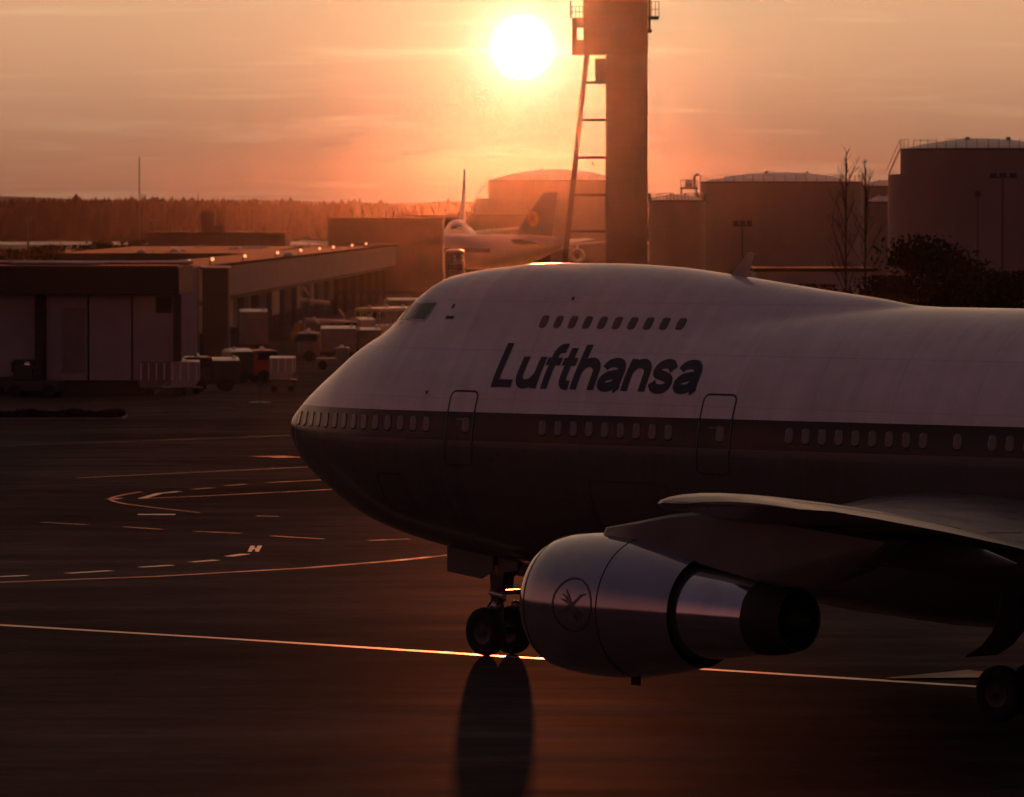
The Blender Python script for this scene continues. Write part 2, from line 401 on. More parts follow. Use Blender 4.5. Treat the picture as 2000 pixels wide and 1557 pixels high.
for a, b in (((150, 935), (610, 913)), ((0, 872), (565, 852)), ((80, 1022), (170, 1027)), ((240, 1031), (315, 1036)), ((380, 1040), (470, 1044)),
             ((530, 1049), (630, 1055)), ((720, 1058), (800, 1055)), ((500, 1010), (545, 1011)), 
             ((255, 808), (315, 806)), ((405, 798), (450, 797)), ((250, 812), (470, 808))):
    stripe([a, b], .26, M_LINEF)
stripe([(500, 894), (535, 893), (570, 896)], 1.4, M_LINEF)
stripe([(1738, 1329), (1950, 1320)], .3, M_LINEF, taper=2.4, z=.008)

# hills, forest
def ridge(name, y, x0, x1, n, hfun, m, depth):
    xs = np.linspace(x0, x1, n); vs = []; fs = []
    for i, x in enumerate(xs):
        h = hfun(x); vs += [(x, y, -0.5), (x, y + depth * .35, h * .75), (x, y + depth * .6, h), (x, y + depth, -0.5)]
    for i in range(n - 1):
        for k in range(3): fs.append((i * 4 + k, (i + 1) * 4 + k, (i + 1) * 4 + k + 1, i * 4 + k + 1))
    return MB().add(vs, fs).build(name, m, smooth=True)
def hh(x): return 17.6 + 1.1 * math.sin(x / 130 + 2.2) + 1.2 * math.sin(x / 57) + .6 * math.sin(x / 21 + 1) - (x + 400) * .004
tag(ridge('hills', 2850, -1500, 1500, 260, hh, M_HILL, 120), 'low distant wooded hills on the horizon', kind='structure')
def forest():
    vs, fs = [], []
    def tree(x, y, h, r, conif):
        k = 6; base = len(vs); levels = 4
        ph = random.random() * 6
        for l in range(levels):
            t = l / levels
            rr = r * ((1 - t) if conif else (1 - t ** 2.2) ** .6) * random.uniform(.75, 1.2)
            for i in range(k):
                a = ph + 2 * math.pi * i / k; q = rr * random.uniform(.7, 1.3)
                vs.append((x + math.cos(a) * q, y + math.sin(a) * q, h * (.03 + .97 * t) + random.uniform(-.5, .5)))
        vs.append((x + random.uniform(-.3, .3), y, h))
        for l in range(levels - 1):
            for i in range(k): fs.append((base + l * k + i, base + l * k + (i + 1) % k, base + (l + 1) * k + (i + 1) % k, base + (l + 1) * k + i))
        tp = base + levels * k
        for i in range(k): fs.append((base + (levels - 1) * k + i, base + (levels - 1) * k + (i + 1) % k, tp))
        # trunk down to the ground
        b2 = len(vs)
        for z in (0, h * .4):
            for i in range(4): vs.append((x + .25 * math.cos(i * 1.571), y + .25 * math.sin(i * 1.571), z))
        for i in range(4): fs.append((b2 + i, b2 + (i + 1) % 4, b2 + 4 + (i + 1) % 4, b2 + 4 + i))
    for row in range(7):
        for i in range(230):
            x = -330 + i * 2.9 + random.uniform(-1.2, 1.2); y = 2420 + row * 9 + random.uniform(-4, 4)
            hbase = 16.1 - .002 * (x + 250) + 1.0 * math.sin(x / 31)
            tree(x, y, hbase + random.gauss(0, .55) + (random.uniform(.8, 2.2) if random.random() < .07 else 0), random.uniform(2.9, 4.3), random.random() < .3)
    me = bpy.data.meshes.new('forest'); me.from_pydata(vs, [], fs); me.materials.append(M_FOREST)
    o = bpy.data.objects.new('forest', me); COL.objects.link(o)
    tag(o, 'long dark forest edge beyond the runway', 'forest', kind='stuff')
forest()

# ------------------------------------------------------------------ airliner hull shape (a aft of the nose, b to port, z up; metres)
TH = math.radians(46.3); CT, ST = math.cos(TH), math.sin(TH)
NG = 7.7; Z0 = F * H / (1280 - YH); X0 = (975 - CX) * Z0 / F
def pch(xs, ys, x):
    xs = np.asarray(xs, float); ys = np.asarray(ys, float); hh_ = np.diff(xs); d = np.diff(ys) / hh_
    m = np.zeros(len(xs)); m[0] = d[0]; m[-1] = d[-1]
    for i in range(1, len(xs) - 1): m[i] = 0 if d[i - 1] * d[i] <= 0 else 2 * d[i - 1] * d[i] / (d[i - 1] + d[i])
    i = int(np.clip(np.searchsorted(xs, x) - 1, 0, len(xs) - 2)); t = (x - xs[i]) / hh_[i]
    return (2 * t**3 - 3 * t**2 + 1) * ys[i] + (t**3 - 2 * t * t + t) * hh_[i] * m[i] + (-2 * t**3 + 3 * t * t) * ys[i + 1] + (t**3 - t * t) * hh_[i] * m[i + 1]
KN = [0, .35, .7, 1, 1.5, 2, 2.5, 3]
NOSE = dict(w=[0, .543, 1.001, 1.328, 1.934, 2.594, 3.087, 3.25], zt=[5.72, 6.114, 6.422, 6.794, 7.408, 8.399, 9.70, 10.0],
            zb=[5.72, 5.131, 4.709, 4.364, 3.814, 3.148, 2.716, 2.4], zw=[5.72, 5.72, 5.7, 5.65, 5.55, 5.45, 5.4, 5.4],
            rh=[.02, .342, .638, .89, 1.084, 1.297, 1.60, 1.95], zm=[5.7, 6.094, 6.27, 6.639, 7.387, 8.281, 8.844, 9.05])
KB = [9, 10, 12, 13.7, 16.3, 18.9, 20.6, 22.8, 25, 34, 46, 54, 62, 69]
BODY = dict(zt=[10, 10.02, 10.02, 9.97, 9.73, 9.44, 9.27, 9.05, 9.05, 9.05, 9.05, 8.95, 8.6, 8.0],
            zm=[9.05] * 11 + [8.95, 8.6, 8.0], w=[3.25] * 10 + [3.2, 2.6, 1.5, .35],
            zb=[2.4, 2.28, 2.15, 2.1, 2.06, 2.04, 2.02, 2.0, 1.98, 1.95, 2.3, 3.6, 5.3, 7.2],
            zw=[5.4] * 11 + [5.9, 6.8, 7.6], rh=[1.95, 1.98, 2.0, 2.0, 1.85, 1.5, 1.15, .5, .3, .3, .3, .3, .3, .1])
def hull_par(a):
    if a < 9:
        q = math.sqrt(max(0, (a - .35) * 9 / 8.65)); return {k: float(pch(KN, v, q)) for k, v in NOSE.items()}
    return {k: float(pch(KB, v, a)) for k, v in BODY.items()}
def chull(P):
    P = sorted(map(tuple, P)); 
    def half(Q):
        h_ = []
        for p in Q:
            while len(h_) > 1 and (h_[-1][0] - h_[-2][0]) * (p[1] - h_[-2][1]) - (h_[-1][1] - h_[-2][1]) * (p[0] - h_[-2][0]) <= 0: h_.pop()
            h_.append(p)
        return h_
    return half(P)[:-1] + half(P[::-1])[:-1]
NPHI = 112
PHI = np.linspace(-math.pi / 2, math.pi / 2, NPHI // 2 + 1)      # bottom to top on one side
def ray_poly(poly, c, phis):
    P = np.array(poly); Q = np.roll(P, -1, 0); r = np.zeros(len(phis))
    for k, ph in enumerate(phis):
        d = np.array([math.cos(ph), math.sin(ph)]); e = Q - P; o = P - np.array(c)
        den = d[0] * e[:, 1] - d[1] * e[:, 0]
        with np.errstate(divide='ignore', invalid='ignore'):
            t = (o[:, 0] * e[:, 1] - o[:, 1] * e[:, 0]) / den; u = (o[:, 0] * d[1] - o[:, 1] * d[0]) / den
        ok = (np.abs(den) > 1e-12) & (u >= -1e-6) & (u <= 1 + 1e-6) & (t > 0)
        r[k] = t[ok].max() if ok.any() else 0
    return r
def section(a):
    """one side of the hull outline at station a: arrays of half breadth and height, keel to crown"""
    p = hull_par(a); t = np.linspace(0, math.pi, 61)
    w, zw, zm, zb, zt, rh = p['w'], p['zw'], p['zm'], p['zb'], p['zt'], p['rh']
    w = max(w, .02); zm = max(zm, zw + .01); zb = min(zb, zw - .01); zt = max(zt, zm); rh = min(rh, w)
    E = np.c_[w * np.cos(t), zw + (zm - zw) * np.sin(t)]
    C = np.c_[rh * np.cos(t), zt - rh + rh * np.sin(t)]
    rE = np.array([1 / math.sqrt((math.cos(f) / w) ** 2 + (math.sin(f) / ((zm - zw) if f > 0 else (zw - zb))) ** 2) for f in PHI])
    r = rE.copy(); up = PHI > 1e-6
    if a < 24:
        rhull = ray_poly(chull(np.r_[E, C, [[w, zw - .01], [-w, zw - .01]]]), (0, zw - .005), PHI[up])
        r1 = np.maximum(rhull, 0)
        bl = min(1, max(0, (a - 14.5) / 5.0)); bl = bl * bl * (3 - 2 * bl)
        if bl > 0:
            wb = max(.5, rh * 1.12)
            rH = ray_poly(chull(np.r_[C, [[wb, zw - .01], [-wb, zw - .01]]]), (0, zw - .005), PHI[up])
            e_ = rE[up]; k = .05; dlt = np.clip(.5 + .5 * (rH - e_) / k, 0, 1)
            sm = e_ * (1 - dlt) + rH * dlt + k * dlt * (1 - dlt) * (1 if a < 22.9 else 0)
            r1 = r1 * (1 - bl) + sm * bl
        r[up] = np.maximum(r1, rE[up])
    return r * np.cos(PHI), zw + r * np.sin(PHI)
_sc = {}
def sec(a):
    k = round(a, 3)
    if k not in _sc: _sc[k] = section(k)
    return _sc[k]
def hull_b(a, z):
    B, Zs = sec(a); return float(np.interp(z, Zs, B))
def hull_n(a, z):
    e = .04
    pa = Vector((2 * e, hull_b(a + e, z) - hull_b(a - e, z), 0)); pz = Vector((0, hull_b(a, z + e) - hull_b(a, z - e), 2 * e))
    n = pa.cross(pz); n = n if n.y > 0 else -n
    return n.normalized()
def L_(a, b, z): return (a, -b, z)            # hull coordinates -> local coordinates of the aircraft
def fuselage(name, m, parent, stations):
    rings = []
    for a in stations:
        B, Zs = sec(a)
        rings.append([L_(a, b, z) for b, z in zip(B, Zs)] + [L_(a, -b, z) for b, z in list(zip(B, Zs))[-2:0:-1]])
    return MB().loft(rings).build(name, m, parent, smooth=True, angle=60)
def patch(a0, a1, z0, z1, off, na=4, nz_=4, slant=0.0, corner=0.0):
    """sheet that follows the port side of the hull between two stations and two heights"""
    vs, fs = [], []
    for i in range(na + 1):
        for j in range(nz_ + 1):
            z = z0 + (z1 - z0) * j / nz_; a = a0 + (a1 - a0) * i / na + slant * (z - z0)
            n = hull_n(a, z); vs.append(L_(a + n.x * off, hull_b(a, z) + n.y * off, z + n.z * off))
    for i in range(na):
        for j in range(nz_): fs.append((i * (nz_ + 1) + j, (i + 1) * (nz_ + 1) + j, (i + 1) * (nz_ + 1) + j + 1, i * (nz_ + 1) + j + 1))
    return vs, fs
def on_hull(pts2, off):
    o = []
    for a, z in pts2:
        n = hull_n(a, z); o.append(L_(a + n.x * off, hull_b(a, z) + n.y * off, z + n.z * off))
    return o
def band(poly, w, off, closed=True):
    """strip of width w along a line drawn on the hull"""
    n = len(poly); vi, vo = [], []
    for i, p in enumerate(poly):
        q0 = poly[i - 1] if (closed or i > 0) else p; q1 = poly[(i + 1) % n] if (closed or i < n - 1) else p
        t = Vector((q1[0] - q0[0], q1[1] - q0[1])); t.normalize(); nn = Vector((-t.y, t.x))
        vi.append((p[0] - nn.x * w / 2, p[1] - nn.y * w / 2)); vo.append((p[0] + nn.x * w / 2, p[1] + nn.y * w / 2))
    vs = on_hull(vi + vo, off)
    return vs, [(i, (i + 1) % n, n + (i + 1) % n, n + i) for i in range(n if closed else n - 1)]
def rrect(a0, a1, z0, z1, r, k=4):
    P = []
    for cx_, cz_, s in ((a1 - r, z0 + r, -90), (a1 - r, z1 - r, 0), (a0 + r, z1 - r, 90), (a0 + r, z0 + r, 180)):
        for i in range(k + 1):
            t = math.radians(s + 90 * i / k); P.append((cx_ + r * math.cos(t), cz_ + r * math.sin(t)))
    Q = []
    for i, p in enumerate(P):
        q = P[(i + 1) % len(P)]; d = math.hypot(q[0] - p[0], q[1] - p[1]); n = max(1, int(d / .25))
        for j in range(n): Q.append((p[0] + (q[0] - p[0]) * j / n, p[1] + (q[1] - p[1]) * j / n))
    return Q

# ------------------------------------------------------------------ the airliner
PL = empty('airliner', (X0 - NG * CT, Z0 + NG * ST, 0), -TH)
tag(PL, 'large white four engined jumbo airliner with dark blue window band filling the foreground', 'airliner')
st = list(.35 + np.linspace(0, 1, 22)[0:] ** 2 * 2.2) + list(np.linspace(2.7, 9, 36)) + list(np.linspace(9.25, 24.4, 62)) + list(np.linspace(25, 69, 30))
st[0] = .3505
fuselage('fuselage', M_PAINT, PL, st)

# cabin windows: one pane mesh, set on the hull
def oval(w, h, n=16):
    P = []
    for i in range(n):
        t = 2 * math.pi * i / n; c, s = math.cos(t), math.sin(t)
        P.append((math.copysign(abs(c) ** .55, c) * w / 2, math.copysign(abs(s) ** .55, s) * h / 2))
    return P
pv = [(x, 0.0, z) for x, z in oval(.27, .40)] + [(x * .8, -.012, z * .85) for x, z in oval(.27, .40)]
pane_mesh = MB().add(pv, [(i, (i + 1) % 16, 16 + (i + 1) % 16, 16 + i) for i in range(16)] + [tuple(range(16, 32))]).build('cabin_window', M_CABIN, PL)
pane_used = [False]
def window(a, z, m=None, sx=1.0, sz=1.0):
    n = hull_n(a, z); nb = Vector((n.x, -n.y, n.z))                     # local normal
    ux = Vector((1, 0, 0)); ux = (ux - nb * ux.dot(nb)).normalized(); uz = ux.cross(-nb) * -1
    if uz.z < 0: uz = -uz
    R = Matrix((ux, -nb, uz)).transposed()
    if R.determinant() < 0: R = Matrix((-ux, -nb, uz)).transposed()
    o = pane_mesh if not pane_used[0] else pane_mesh.copy()
    if pane_used[0]: COL.objects.link(o)
    pane_used[0] = True; o.parent = PL
    p = Vector(L_(a, hull_b(a, z), z)) + nb * .006
    M = Matrix.Translation(p) @ R.to_4x4() @ Matrix.Diagonal((sx, 1, sz, 1))
    o.matrix_local = M; o.name = 'cabin_window'
    if m is not None:
        o.material_slots[0].link = 'OBJECT'; o.material_slots[0].material = m
    return o
WZ = 6.0
for i in range(14): window(1.76 + .51 * i, WZ - .05 + .003 * i)
for i in range(9): window(12.62 + .545 * i, WZ)
window(9.86, WZ); window(18.72, WZ)
for i in range(26):
    if i in (9, 11): continue
    window(21.0 + .535 * i, WZ + .02)
for i in range(10):
    window(11.42 + .512 * i, 8.585, M_UDW, 1.0, .92)

# passenger doors
def door(a0, a1, z0, z1):
    d = MB().add(*patch(a0 + .03, a1 - .03, z0 + .03, z1 - .03, .008, 5, 9)).build('door', M_PAINT, PL, smooth=True)
    pl = rrect(a0, a1, z0, z1, .16)
    up = [p for p in pl if p[1] > 6.36]; dn = [p for p in pl if p[1] <= 6.36]
    MB().add(*band(pl, .045, .012)).build('door_outline', M_DARKLINE, d)
    for aa in (a0, a1):
        MB().add(*band([(aa, z) for z in np.linspace(5.62, 6.3, 6)], .03, .016, False)).build('door_edge_strip', M_SEAM2, d)
    MB().add(*band([(a0 + .35, 6.15), (a0 + .6, 6.15), (a0 + .7, 6.2)], .04, .018, False)).build('door_handle', M_SEAM2, d)
    return d
door(9.15, 10.12, 5.0, 6.84)
door(17.98, 19.06, 5.05, 6.94)

# cockpit glazing
for a0, a1, z0, z1, sl in ((4.78, 5.32, 8.56, 8.93, .35), (5.42, 6.08, 8.56, 8.97, .3), (6.2, 6.78, 8.56, 9.0, .25)):
    w_ = MB().add(*patch(a0, a1, z0, z1, .012, 4, 5, sl)).build('cockpit_window', M_GLASS, PL, smooth=True)
    pl = [(a0, z0), (a1, z0), (a1 + sl * (z1 - z0), z1), (a0 + sl * (z1 - z0), z1)]
    MB().add(*band(pl, .05, .018)).build('window_frame', M_PALELINE, w_)
MB().add(*band([(4.9, 8.44), (5.6, 8.47), (6.4, 8.49)], .05, .016, False)).build('windshield_sill', M_PALELINE, PL)
for a0, a1, z0, z1 in ((7.62, 7.95, 8.60, 8.68), (7.66, 7.74, 8.86, 8.98), (12.05, 12.14, 9.12, 9.2), (8.14, 8.22, 6.74, 6.82), (10.78, 10.9, 5.1, 5.2), (11.0, 11.12, 5.3, 5.36)):
    MB().add(*patch(a0, a1, z0, z1, .012, 1, 1)).build('service_port', M_DARKLINE, PL)
# radome joint and cargo hatch seams
def hoop(a, w, z0=3.0, z1=9.0):
    B, Zs = sec(a); k = [(a, z) for z in np.linspace(max(z0, Zs[0] + .12), min(z1, Zs[-1] - .12), 26)]
    return MB().add(*band(k, w, .008, False))
M_SEAM = mat('skin_seam', (.30, .30, .31), .5)
hoop(1.5, .03).build('radome_joint', M_SEAM, PL)
MB().add(*band(rrect(6.3, 7.4, 3.7, 4.7, .1), .03, .008)).build('service_hatch', M_DARKLINE, PL)
MB().add(*band(rrect(14.2, 16.9, 3.15, 4.75, .15), .035, .008)).build('cargo_door_outline', M_DARKLINE, PL)
# blade antenna
zt = hull_par(16.2)['zt']
MB().prism([(15.9, zt - .05), (16.45, zt - .1), (16.72, zt + .55), (16.58, zt + .58)], -.04, .04).build('antenna', M_FARGREY, PL)
MB().prism([(12.9, 2.25), (13.3, 2.25), (13.35, 1.9), (13.25, 1.9)], -.03, .03).build('antenna', M_FARGREY, PL)

# airline name: every letter drawn in broad strokes that follow the hull
def glyph(ch):
    w, h = .84, .115
    if ch == 'L': return .74, [[(h, 0), (h, 1.09)], [(.02, .105), (.72, .105)]]
    if ch == 'u': return w, [[(h, .77), (h, .45), (h + .01, .27), (h + .09, .14), (.36, .10), (.56, .15), (w - h, .33)], [(w - h, 0), (w - h, .77)]]
    if ch == 'f': return .52, [[(.22, 0), (.22, .70), (.23, .86), (.30, .96), (.42, .99), (.53, .985)], [(.0, .665), (.51, .665)]]
    if ch == 't': return .52, [[(.22, 1.0), (.22, .36), (.23, .2), (.30, .12), (.40, .10), (.5, .105)], [(.0, .665), (.48, .665)]]
    if ch in 'hn': return w, [[(h, 0), (h, 1.09 if ch == 'h' else .77)], [(h, .42), (h + .08, .57), (.34, .66), (.54, .65), (w - h - .04, .55), (w - h, .38), (w - h, 0)]]
    if ch == 'a': return w, [[(.11, .53), (.18, .63), (.38, .675), (.58, .64), (w - h - .03, .52), (w - h - .02, .34), (w - h - .02, .10), (w - h + .03, 0)],
                             [(w - h - .04, .42), (.48, .385), (.24, .335), (.115, .22), (.17, .115), (.34, .08), (.53, .12), (w - h - .05, .25)]]
    return .80, [[(.69, .53), (.58, .64), (.40, .68), (.20, .63), (.12, .52), (.20, .435), (.42, .385), (.62, .32), (.69, .215), (.60, .11), (.40, .07), (.20, .11), (.10, .23)]]
def smooth_line(P, step=.06):
    if len(P) == 2:
        n = max(2, int(math.dist(P[0], P[1]) / .12)); return [(P[0][0] + (P[1][0] - P[0][0]) * i / n, P[0][1] + (P[1][1] - P[0][1]) * i / n) for i in range(n + 1)]
    Q = [P[0]] + list(P) + [P[-1]]; out = []
    for i in range(1, len(Q) - 2):
        p0, p1, p2, p3 = (np.array(q) for q in Q[i - 1:i + 3]); n = max(2, int(np.linalg.norm(p2 - p1) / step))
        for k in range(n):
            t = k / n; out.append(tuple(.5 * (2 * p1 + (p2 - p0) * t + (2 * p0 - 5 * p1 + 4 * p2 - p3) * t * t + (3 * p1 - p0 - 3 * p2 + p3) * t**3)))
    return out + [tuple(P[-1])]
def lettering(text, a0, a1, z0, m):
    tot = sum(glyph(c)[0] for c in text) + .055 * (len(text) - 1); k = (a1 - a0) / tot; x = a0
    for c in text:
        w, strokes = glyph(c); mb = MB()
        for i, sline in enumerate(strokes):
            P = [(x + q[0] * k, z0 + q[1]) for q in smooth_line(sline)]
            mb.add(*band(P, .228 if abs(P[0][1] - P[-1][1]) > .05 or len(sline) > 2 else .19, .010 + .003 * i, False))
        mb.build('letter', m, PL); x += (w + .055) * k
lettering('Lufthansa', 10.48, 17.62, 6.955, M_BLUE)

# ---- wings
def airfoil(n=13):
    t = (1 - np.cos(np.linspace(0, math.pi, n))) / 2
    y = 5 * (.2969 * np.sqrt(t) - .126 * t - .3516 * t**2 + .2843 * t**3 - .1036 * t**4)
    return t, y
def wing(name, sts, parent, m, side=1, mapf=L_):
    t, y = airfoil(); rings = []
    for b, aL, aT, zL, zT, tc_ in sts:
        c = aT - aL; up = []; lo = []
        for ti, yi in zip(t, y):
            zc = zL + (zT - zL) * ti + .018 * c * math.sin(math.pi * ti)
            up.append(mapf(aL + c * ti, side * b, zc + yi * tc_ * c)); lo.append(mapf(aL + c * ti, side * b, zc - yi * tc_ * c * .85))
        rings.append(up + lo[-2:0:-1])
    return MB().loft(rings).build(name, m, parent, smooth=True, angle=50)
WST = [(0.5, 19.4, 37.2, 3.5, 3.2, .13), (3.2, 21.5, 37.4, 3.75, 3.35, .125), (7.5, 25.0, 37.3, 4.05, 3.75, .115), (12, 28.6, 37.2, 4.5, 4.1, .10), (16.5, 32.2, 39.9, 4.95, 4.65, .092),
       (21.2, 36.0, 42.4, 5.38, 5.2, .088), (26, 39.9, 45.0, 5.78, 5.72, .085), (29.0, 42.35, 46.7, 6.0, 6.02, .08), (29.55, 43.0, 46.8, 6.06, 6.06, .05), (29.75, 43.9, 46.6, 6.08, 6.08, .02)]
wing('wing', WST, PL, M_WING, 1)
wing('wing', WST, PL, M_WING, -1)
# wing root fairing
fr = []
for a, w_, zc, hh2 in ((18.2, 2.2, 2.7, .25), (19.5, 2.9, 2.9, .9), (21.5, 3.45, 3.15, 1.35), (25, 3.75, 3.2, 1.6), (30, 3.8, 3.2, 1.65), (36, 3.7, 3.1, 1.5), (39, 3.4, 3.0, 1.2), (42, 2.6, 2.7, .5)):
    fr.append([L_(a, w_ * math.copysign(abs(math.cos(t)) ** .7, math.cos(t)), zc + hh2 * math.copysign(abs(math.sin(t)) ** .8, math.sin(t))) for t in np.linspace(0, 2 * math.pi, 32, endpoint=False)])
MB().loft(fr).build('wing_root_fairing', M_WINGD, PL, smooth=True, angle=60)
# flap track fairings
for b in (7.6, 10.6, 15.2, 18.8):
    for s in (1, -1):
        bs = [q for q in WST]; aT = np.interp(b, [q[0] for q in bs], [q[2] for q in bs]); zT = np.interp(b, [q[0] for q in bs], [q[4] for q in bs])
        MB().lathe([(0, .02), (.5, .22), (1.4, .36), (2.6, .36), (3.6, .22), (4.5, .03)], L_(aT - 3.6, s * b, zT - .18), (1, 0, -.06), 14).build('flap_track_fairing', M_WINGD, PL, smooth=True)
# flap and aileron edges on the upper wing surface
def wing_top(b, fr_):
    g = lambda i: float(np.interp(b, [q[0] for q in WST], [q[i] for q in WST])); c = g(2) - g(1)
    t, y = airfoil(40); yi = float(np.interp(fr_, t, y))
    return (g(1) + c * fr_, b, g(3) + (g(4) - g(3)) * fr_ + .018 * c * math.sin(math.pi * fr_) + yi * g(5) * c)
def wing_line(p, q, w, name):
    m_ = MB(); P = [wing_top(p[0] + (q[0] - p[0]) * k / 8, p[1] + (q[1] - p[1]) * k / 8) for k in range(9)]
    vs = [L_(a - w, b, z + .012) for a, b, z in P] + [L_(a + w, b, z + .012) for a, b, z in P]
    return m_.add(vs, [(i, i + 1, 10 + i, 9 + i) for i in range(8)]).build(name, M_DARKLINE, PL)
wing_line((4.2, .74), (11.5, .72), .03, 'flap_edge'); wing_line((13.5, .72), (20.5, .7), .03, 'flap_edge'); wing_line((21.5, .74), (28.4, .74), .03, 'aileron_edge'); wing_line((5, .14), (28.5, .16), .025, 'slat_edge')

# ---- engines
def engine(a0, b, z, wz_):
    o = L_(a0, b, z); ax = (1, 0, -.012)
    e = MB().lathe([(1.3, 1.02), (.5, 1.03), (.12, 1.1), (.02, 1.17), (0, 1.22), (.05, 1.27), (.2, 1.335), (.55, 1.405), (1.1, 1.45), (1.7, 1.455), (2.4, 1.41), (3.2, 1.28), (4.0, 1.11), (4.05, 1.095), (3.9, 1.07), (2.6, 1.12), (1.3, 1.02)], o, ax, 64).build('engine', M_NAC, PL, smooth=True, angle=50)
    MB().lathe([(2.45, 1.19), (2.5, .2)], o, ax, 40).build('fan_duct', M_BLACK, e)
    MB().lathe([(2.4, .99), (3.4, .97), (4.05, .95), (5.0, .84), (5.7, .735), (5.72, .70)], o, ax, 48).build('core_cowl', M_CORE, e, smooth=True)
    MB().lathe([(5.68, .73), (5.9, .735), (6.3, .69), (6.62, .61), (6.6, .57), (6.0, .6), (5.7, .2)], o, ax, 44).build('nozzle', M_NOZ, e, smooth=True)
    MB().lathe([(5.8, .42), (6.2, .36), (6.75, .18), (6.95, .02)], o, ax, 28).build('exhaust_plug', M_NOZ, e, smooth=True)
    MB().lathe([(1.2, 1.03), (1.22, .15)], o, ax, 40).build('fan_face', M_NOZ, e)
    MB().lathe([(.75, .02), (1.0, .2), (1.2, .3)], o, ax, 24).build('spinner', M_STRUT, e, smooth=True)
    for t_, R_ in ((.22, 1.345), (2.36, 1.414)):
        MB().lathe([(t_, R_ + .004), (t_ + .03, R_ + .004)], o, ax, 64).build('cowl_seam', M_DARKLINE, e, smooth=True)
    # latch and drain mast under the cowl
    MB().box(L_(a0 + 2.1, b, z - 1.5), (.22, .06, .2)).build('drain_mast', M_NOZ, e)
    # pylon
    dz = z - 3.41; dw = wz_ - 5.38; da = a0 - 31.86
    side = [(33.25, 4.80 + dz), (33.35, 4.97 + dz), (34.3, 5.13 + dw * .5 + dz * .5), (35.22, 5.30 + dw), (36.2, 5.40 + dw), (38.2, 5.28 + dw), (41.2, 5.0 + dw), (40.2, 4.35 + dz), (39.1, 4.0 + dz), (38.2, 3.98 + dz), (37.2, 4.1 + dz), (36.0, 4.32 + dz), (35.2, 4.5 + dz), (34.2, 4.7 + dz)]
    side = [(p + da, q) for p, q in side]; n = len(side); ca_ = sum(p for p, q in side) / n; cz_ = sum(q for p, q in side) / n
    mid = [L_(p, b + .24, q) for p, q in side]; mid2 = [L_(p, b - .24, q) for p, q in side]
    s1 = [L_(ca_ + (p - ca_) * .97, b + .30, cz_ + (q - cz_) * .9) for p, q in side]; s2 = [L_(ca_ + (p - ca_) * .97, b - .30, cz_ + (q - cz_) * .9) for p, q in side]
    MB().loft([s1, mid, mid2, s2]).build('pylon', M_WING, e, smooth=True, angle=40)
    # round bird emblem on the outer side of the cowl
    def cowl(a, z2, off=.012):
        t = a - a0; R = float(np.interp(t, [0, .2, .55, 1.1, 1.7, 2.4, 3.2, 4.0], [1.22, 1.335, 1.405, 1.45, 1.455, 1.41, 1.28, 1.11])) + off
        zz = z2 - z + .012 * t; zz = max(-R * .98, min(R * .98, zz)); return L_(a, b + math.sqrt(R * R - zz * zz), z2)
    c_a, c_z = a0 + 1.72, z + .06
    vs, fs = [], []
    for i in range(48):
        t = 2 * math.pi * i / 48
        for r in (.515, .55): vs.append(cowl(c_a + r * math.cos(t), c_z + r * math.sin(t)))
    fs = [(2 * i, 2 * i + 1, (2 * i + 3) % 96, (2 * i + 2) % 96) for i in range(48)]
    MB().add(vs, fs).build('emblem_ring', M_EMB, e)
    def quad_strip(line, widths):
        vs = []; n = len(line)
        for i, (x, y_) in enumerate(line):
            q0, q1 = line[max(0, i - 1)], line[min(n - 1, i + 1)]; tx, ty = q1[0] - q0[0], q1[1] - q0[1]; l = math.hypot(tx, ty)
            for s in (-1, 1): vs.append(cowl(c_a + x - ty / l * widths[i] * s / 2, c_z + y_ + tx / l * widths[i] * s / 2, .014))
        return vs, [(2 * i, 2 * i + 1, 2 * i + 3, 2 * i + 2) for i in range(n - 1)]
    cr = MB()
    cr.add(*quad_strip([(-.36, -.16), (-.2, -.12), (.0, -.02), (.14, .1), (.24, .2), (.38, .24)], [.015, .05, .09, .05, .05, .012]))       # legs, body, neck, beak
    for k, (x, y_) in enumerate(((-.30, .12), (-.26, .22), (-.18, .31))): cr.add(*quad_strip([(.02, .0), (x * .5, y_ * .62), (x, y_)], [.06, .05, .012]))
    for k, (x, y_) in enumerate(((.16, -.34), (.25, -.28), (.32, -.2))): cr.add(*quad_strip([(.0, -.03), (x * .55, y_ * .6), (x, y_)], [.06, .05, .012]))
    cr.build('bird_emblem', M_EMB, e)
    return e
engine(31.86, 21.2, 3.41, 5.38)
engine(22.7, 11.94, 2.62, 4.42)

# ---- landing gear
def wheel(parent, c, r, w, ax=(0, 1, 0)):
    h = w / 2
    t = MB().lathe([(-h * .75, r * .52), (-h, r * .62), (-h * .98, r * .85), (-h * .75, r * .96), (-h * .3, r), (h * .3, r), (h * .75, r * .96), (h * .98, r * .85), (h, r * .62), (h * .75, r * .52)], c, ax, 32).build('wheel', M_TYRE, parent, smooth=True, angle=50)
    MB().lathe([(-h * .72, .02), (-h * .6, r * .3), (-h * .74, r * .54), (h * .74, r * .54), (h * .6, r * .3), (h * .72, .02)], c, ax, 24).build('rim', M_STRUT, t, smooth=True)
    return t
ng = MB().tube(L_(NG + .05, 0, .62), L_(NG - .12, 0, 2.7), .13, .15, 16).tube(L_(NG - .02, 0, 1.35), L_(NG - .1, 0, 2.6), .2, .2, 16)
ng.tube(L_(NG, -.62, .62), L_(NG, .62, .62), .085, n=12)
ng.tube(L_(NG, .0, 1.55), L_(NG + 1.0, 0, 2.6), .07, n=8)
ng.build('nose_gear', M_STRUT, PL, smooth=True)
NGO = [o for o in PL.children if o.name.startswith('nose_gear')][0]
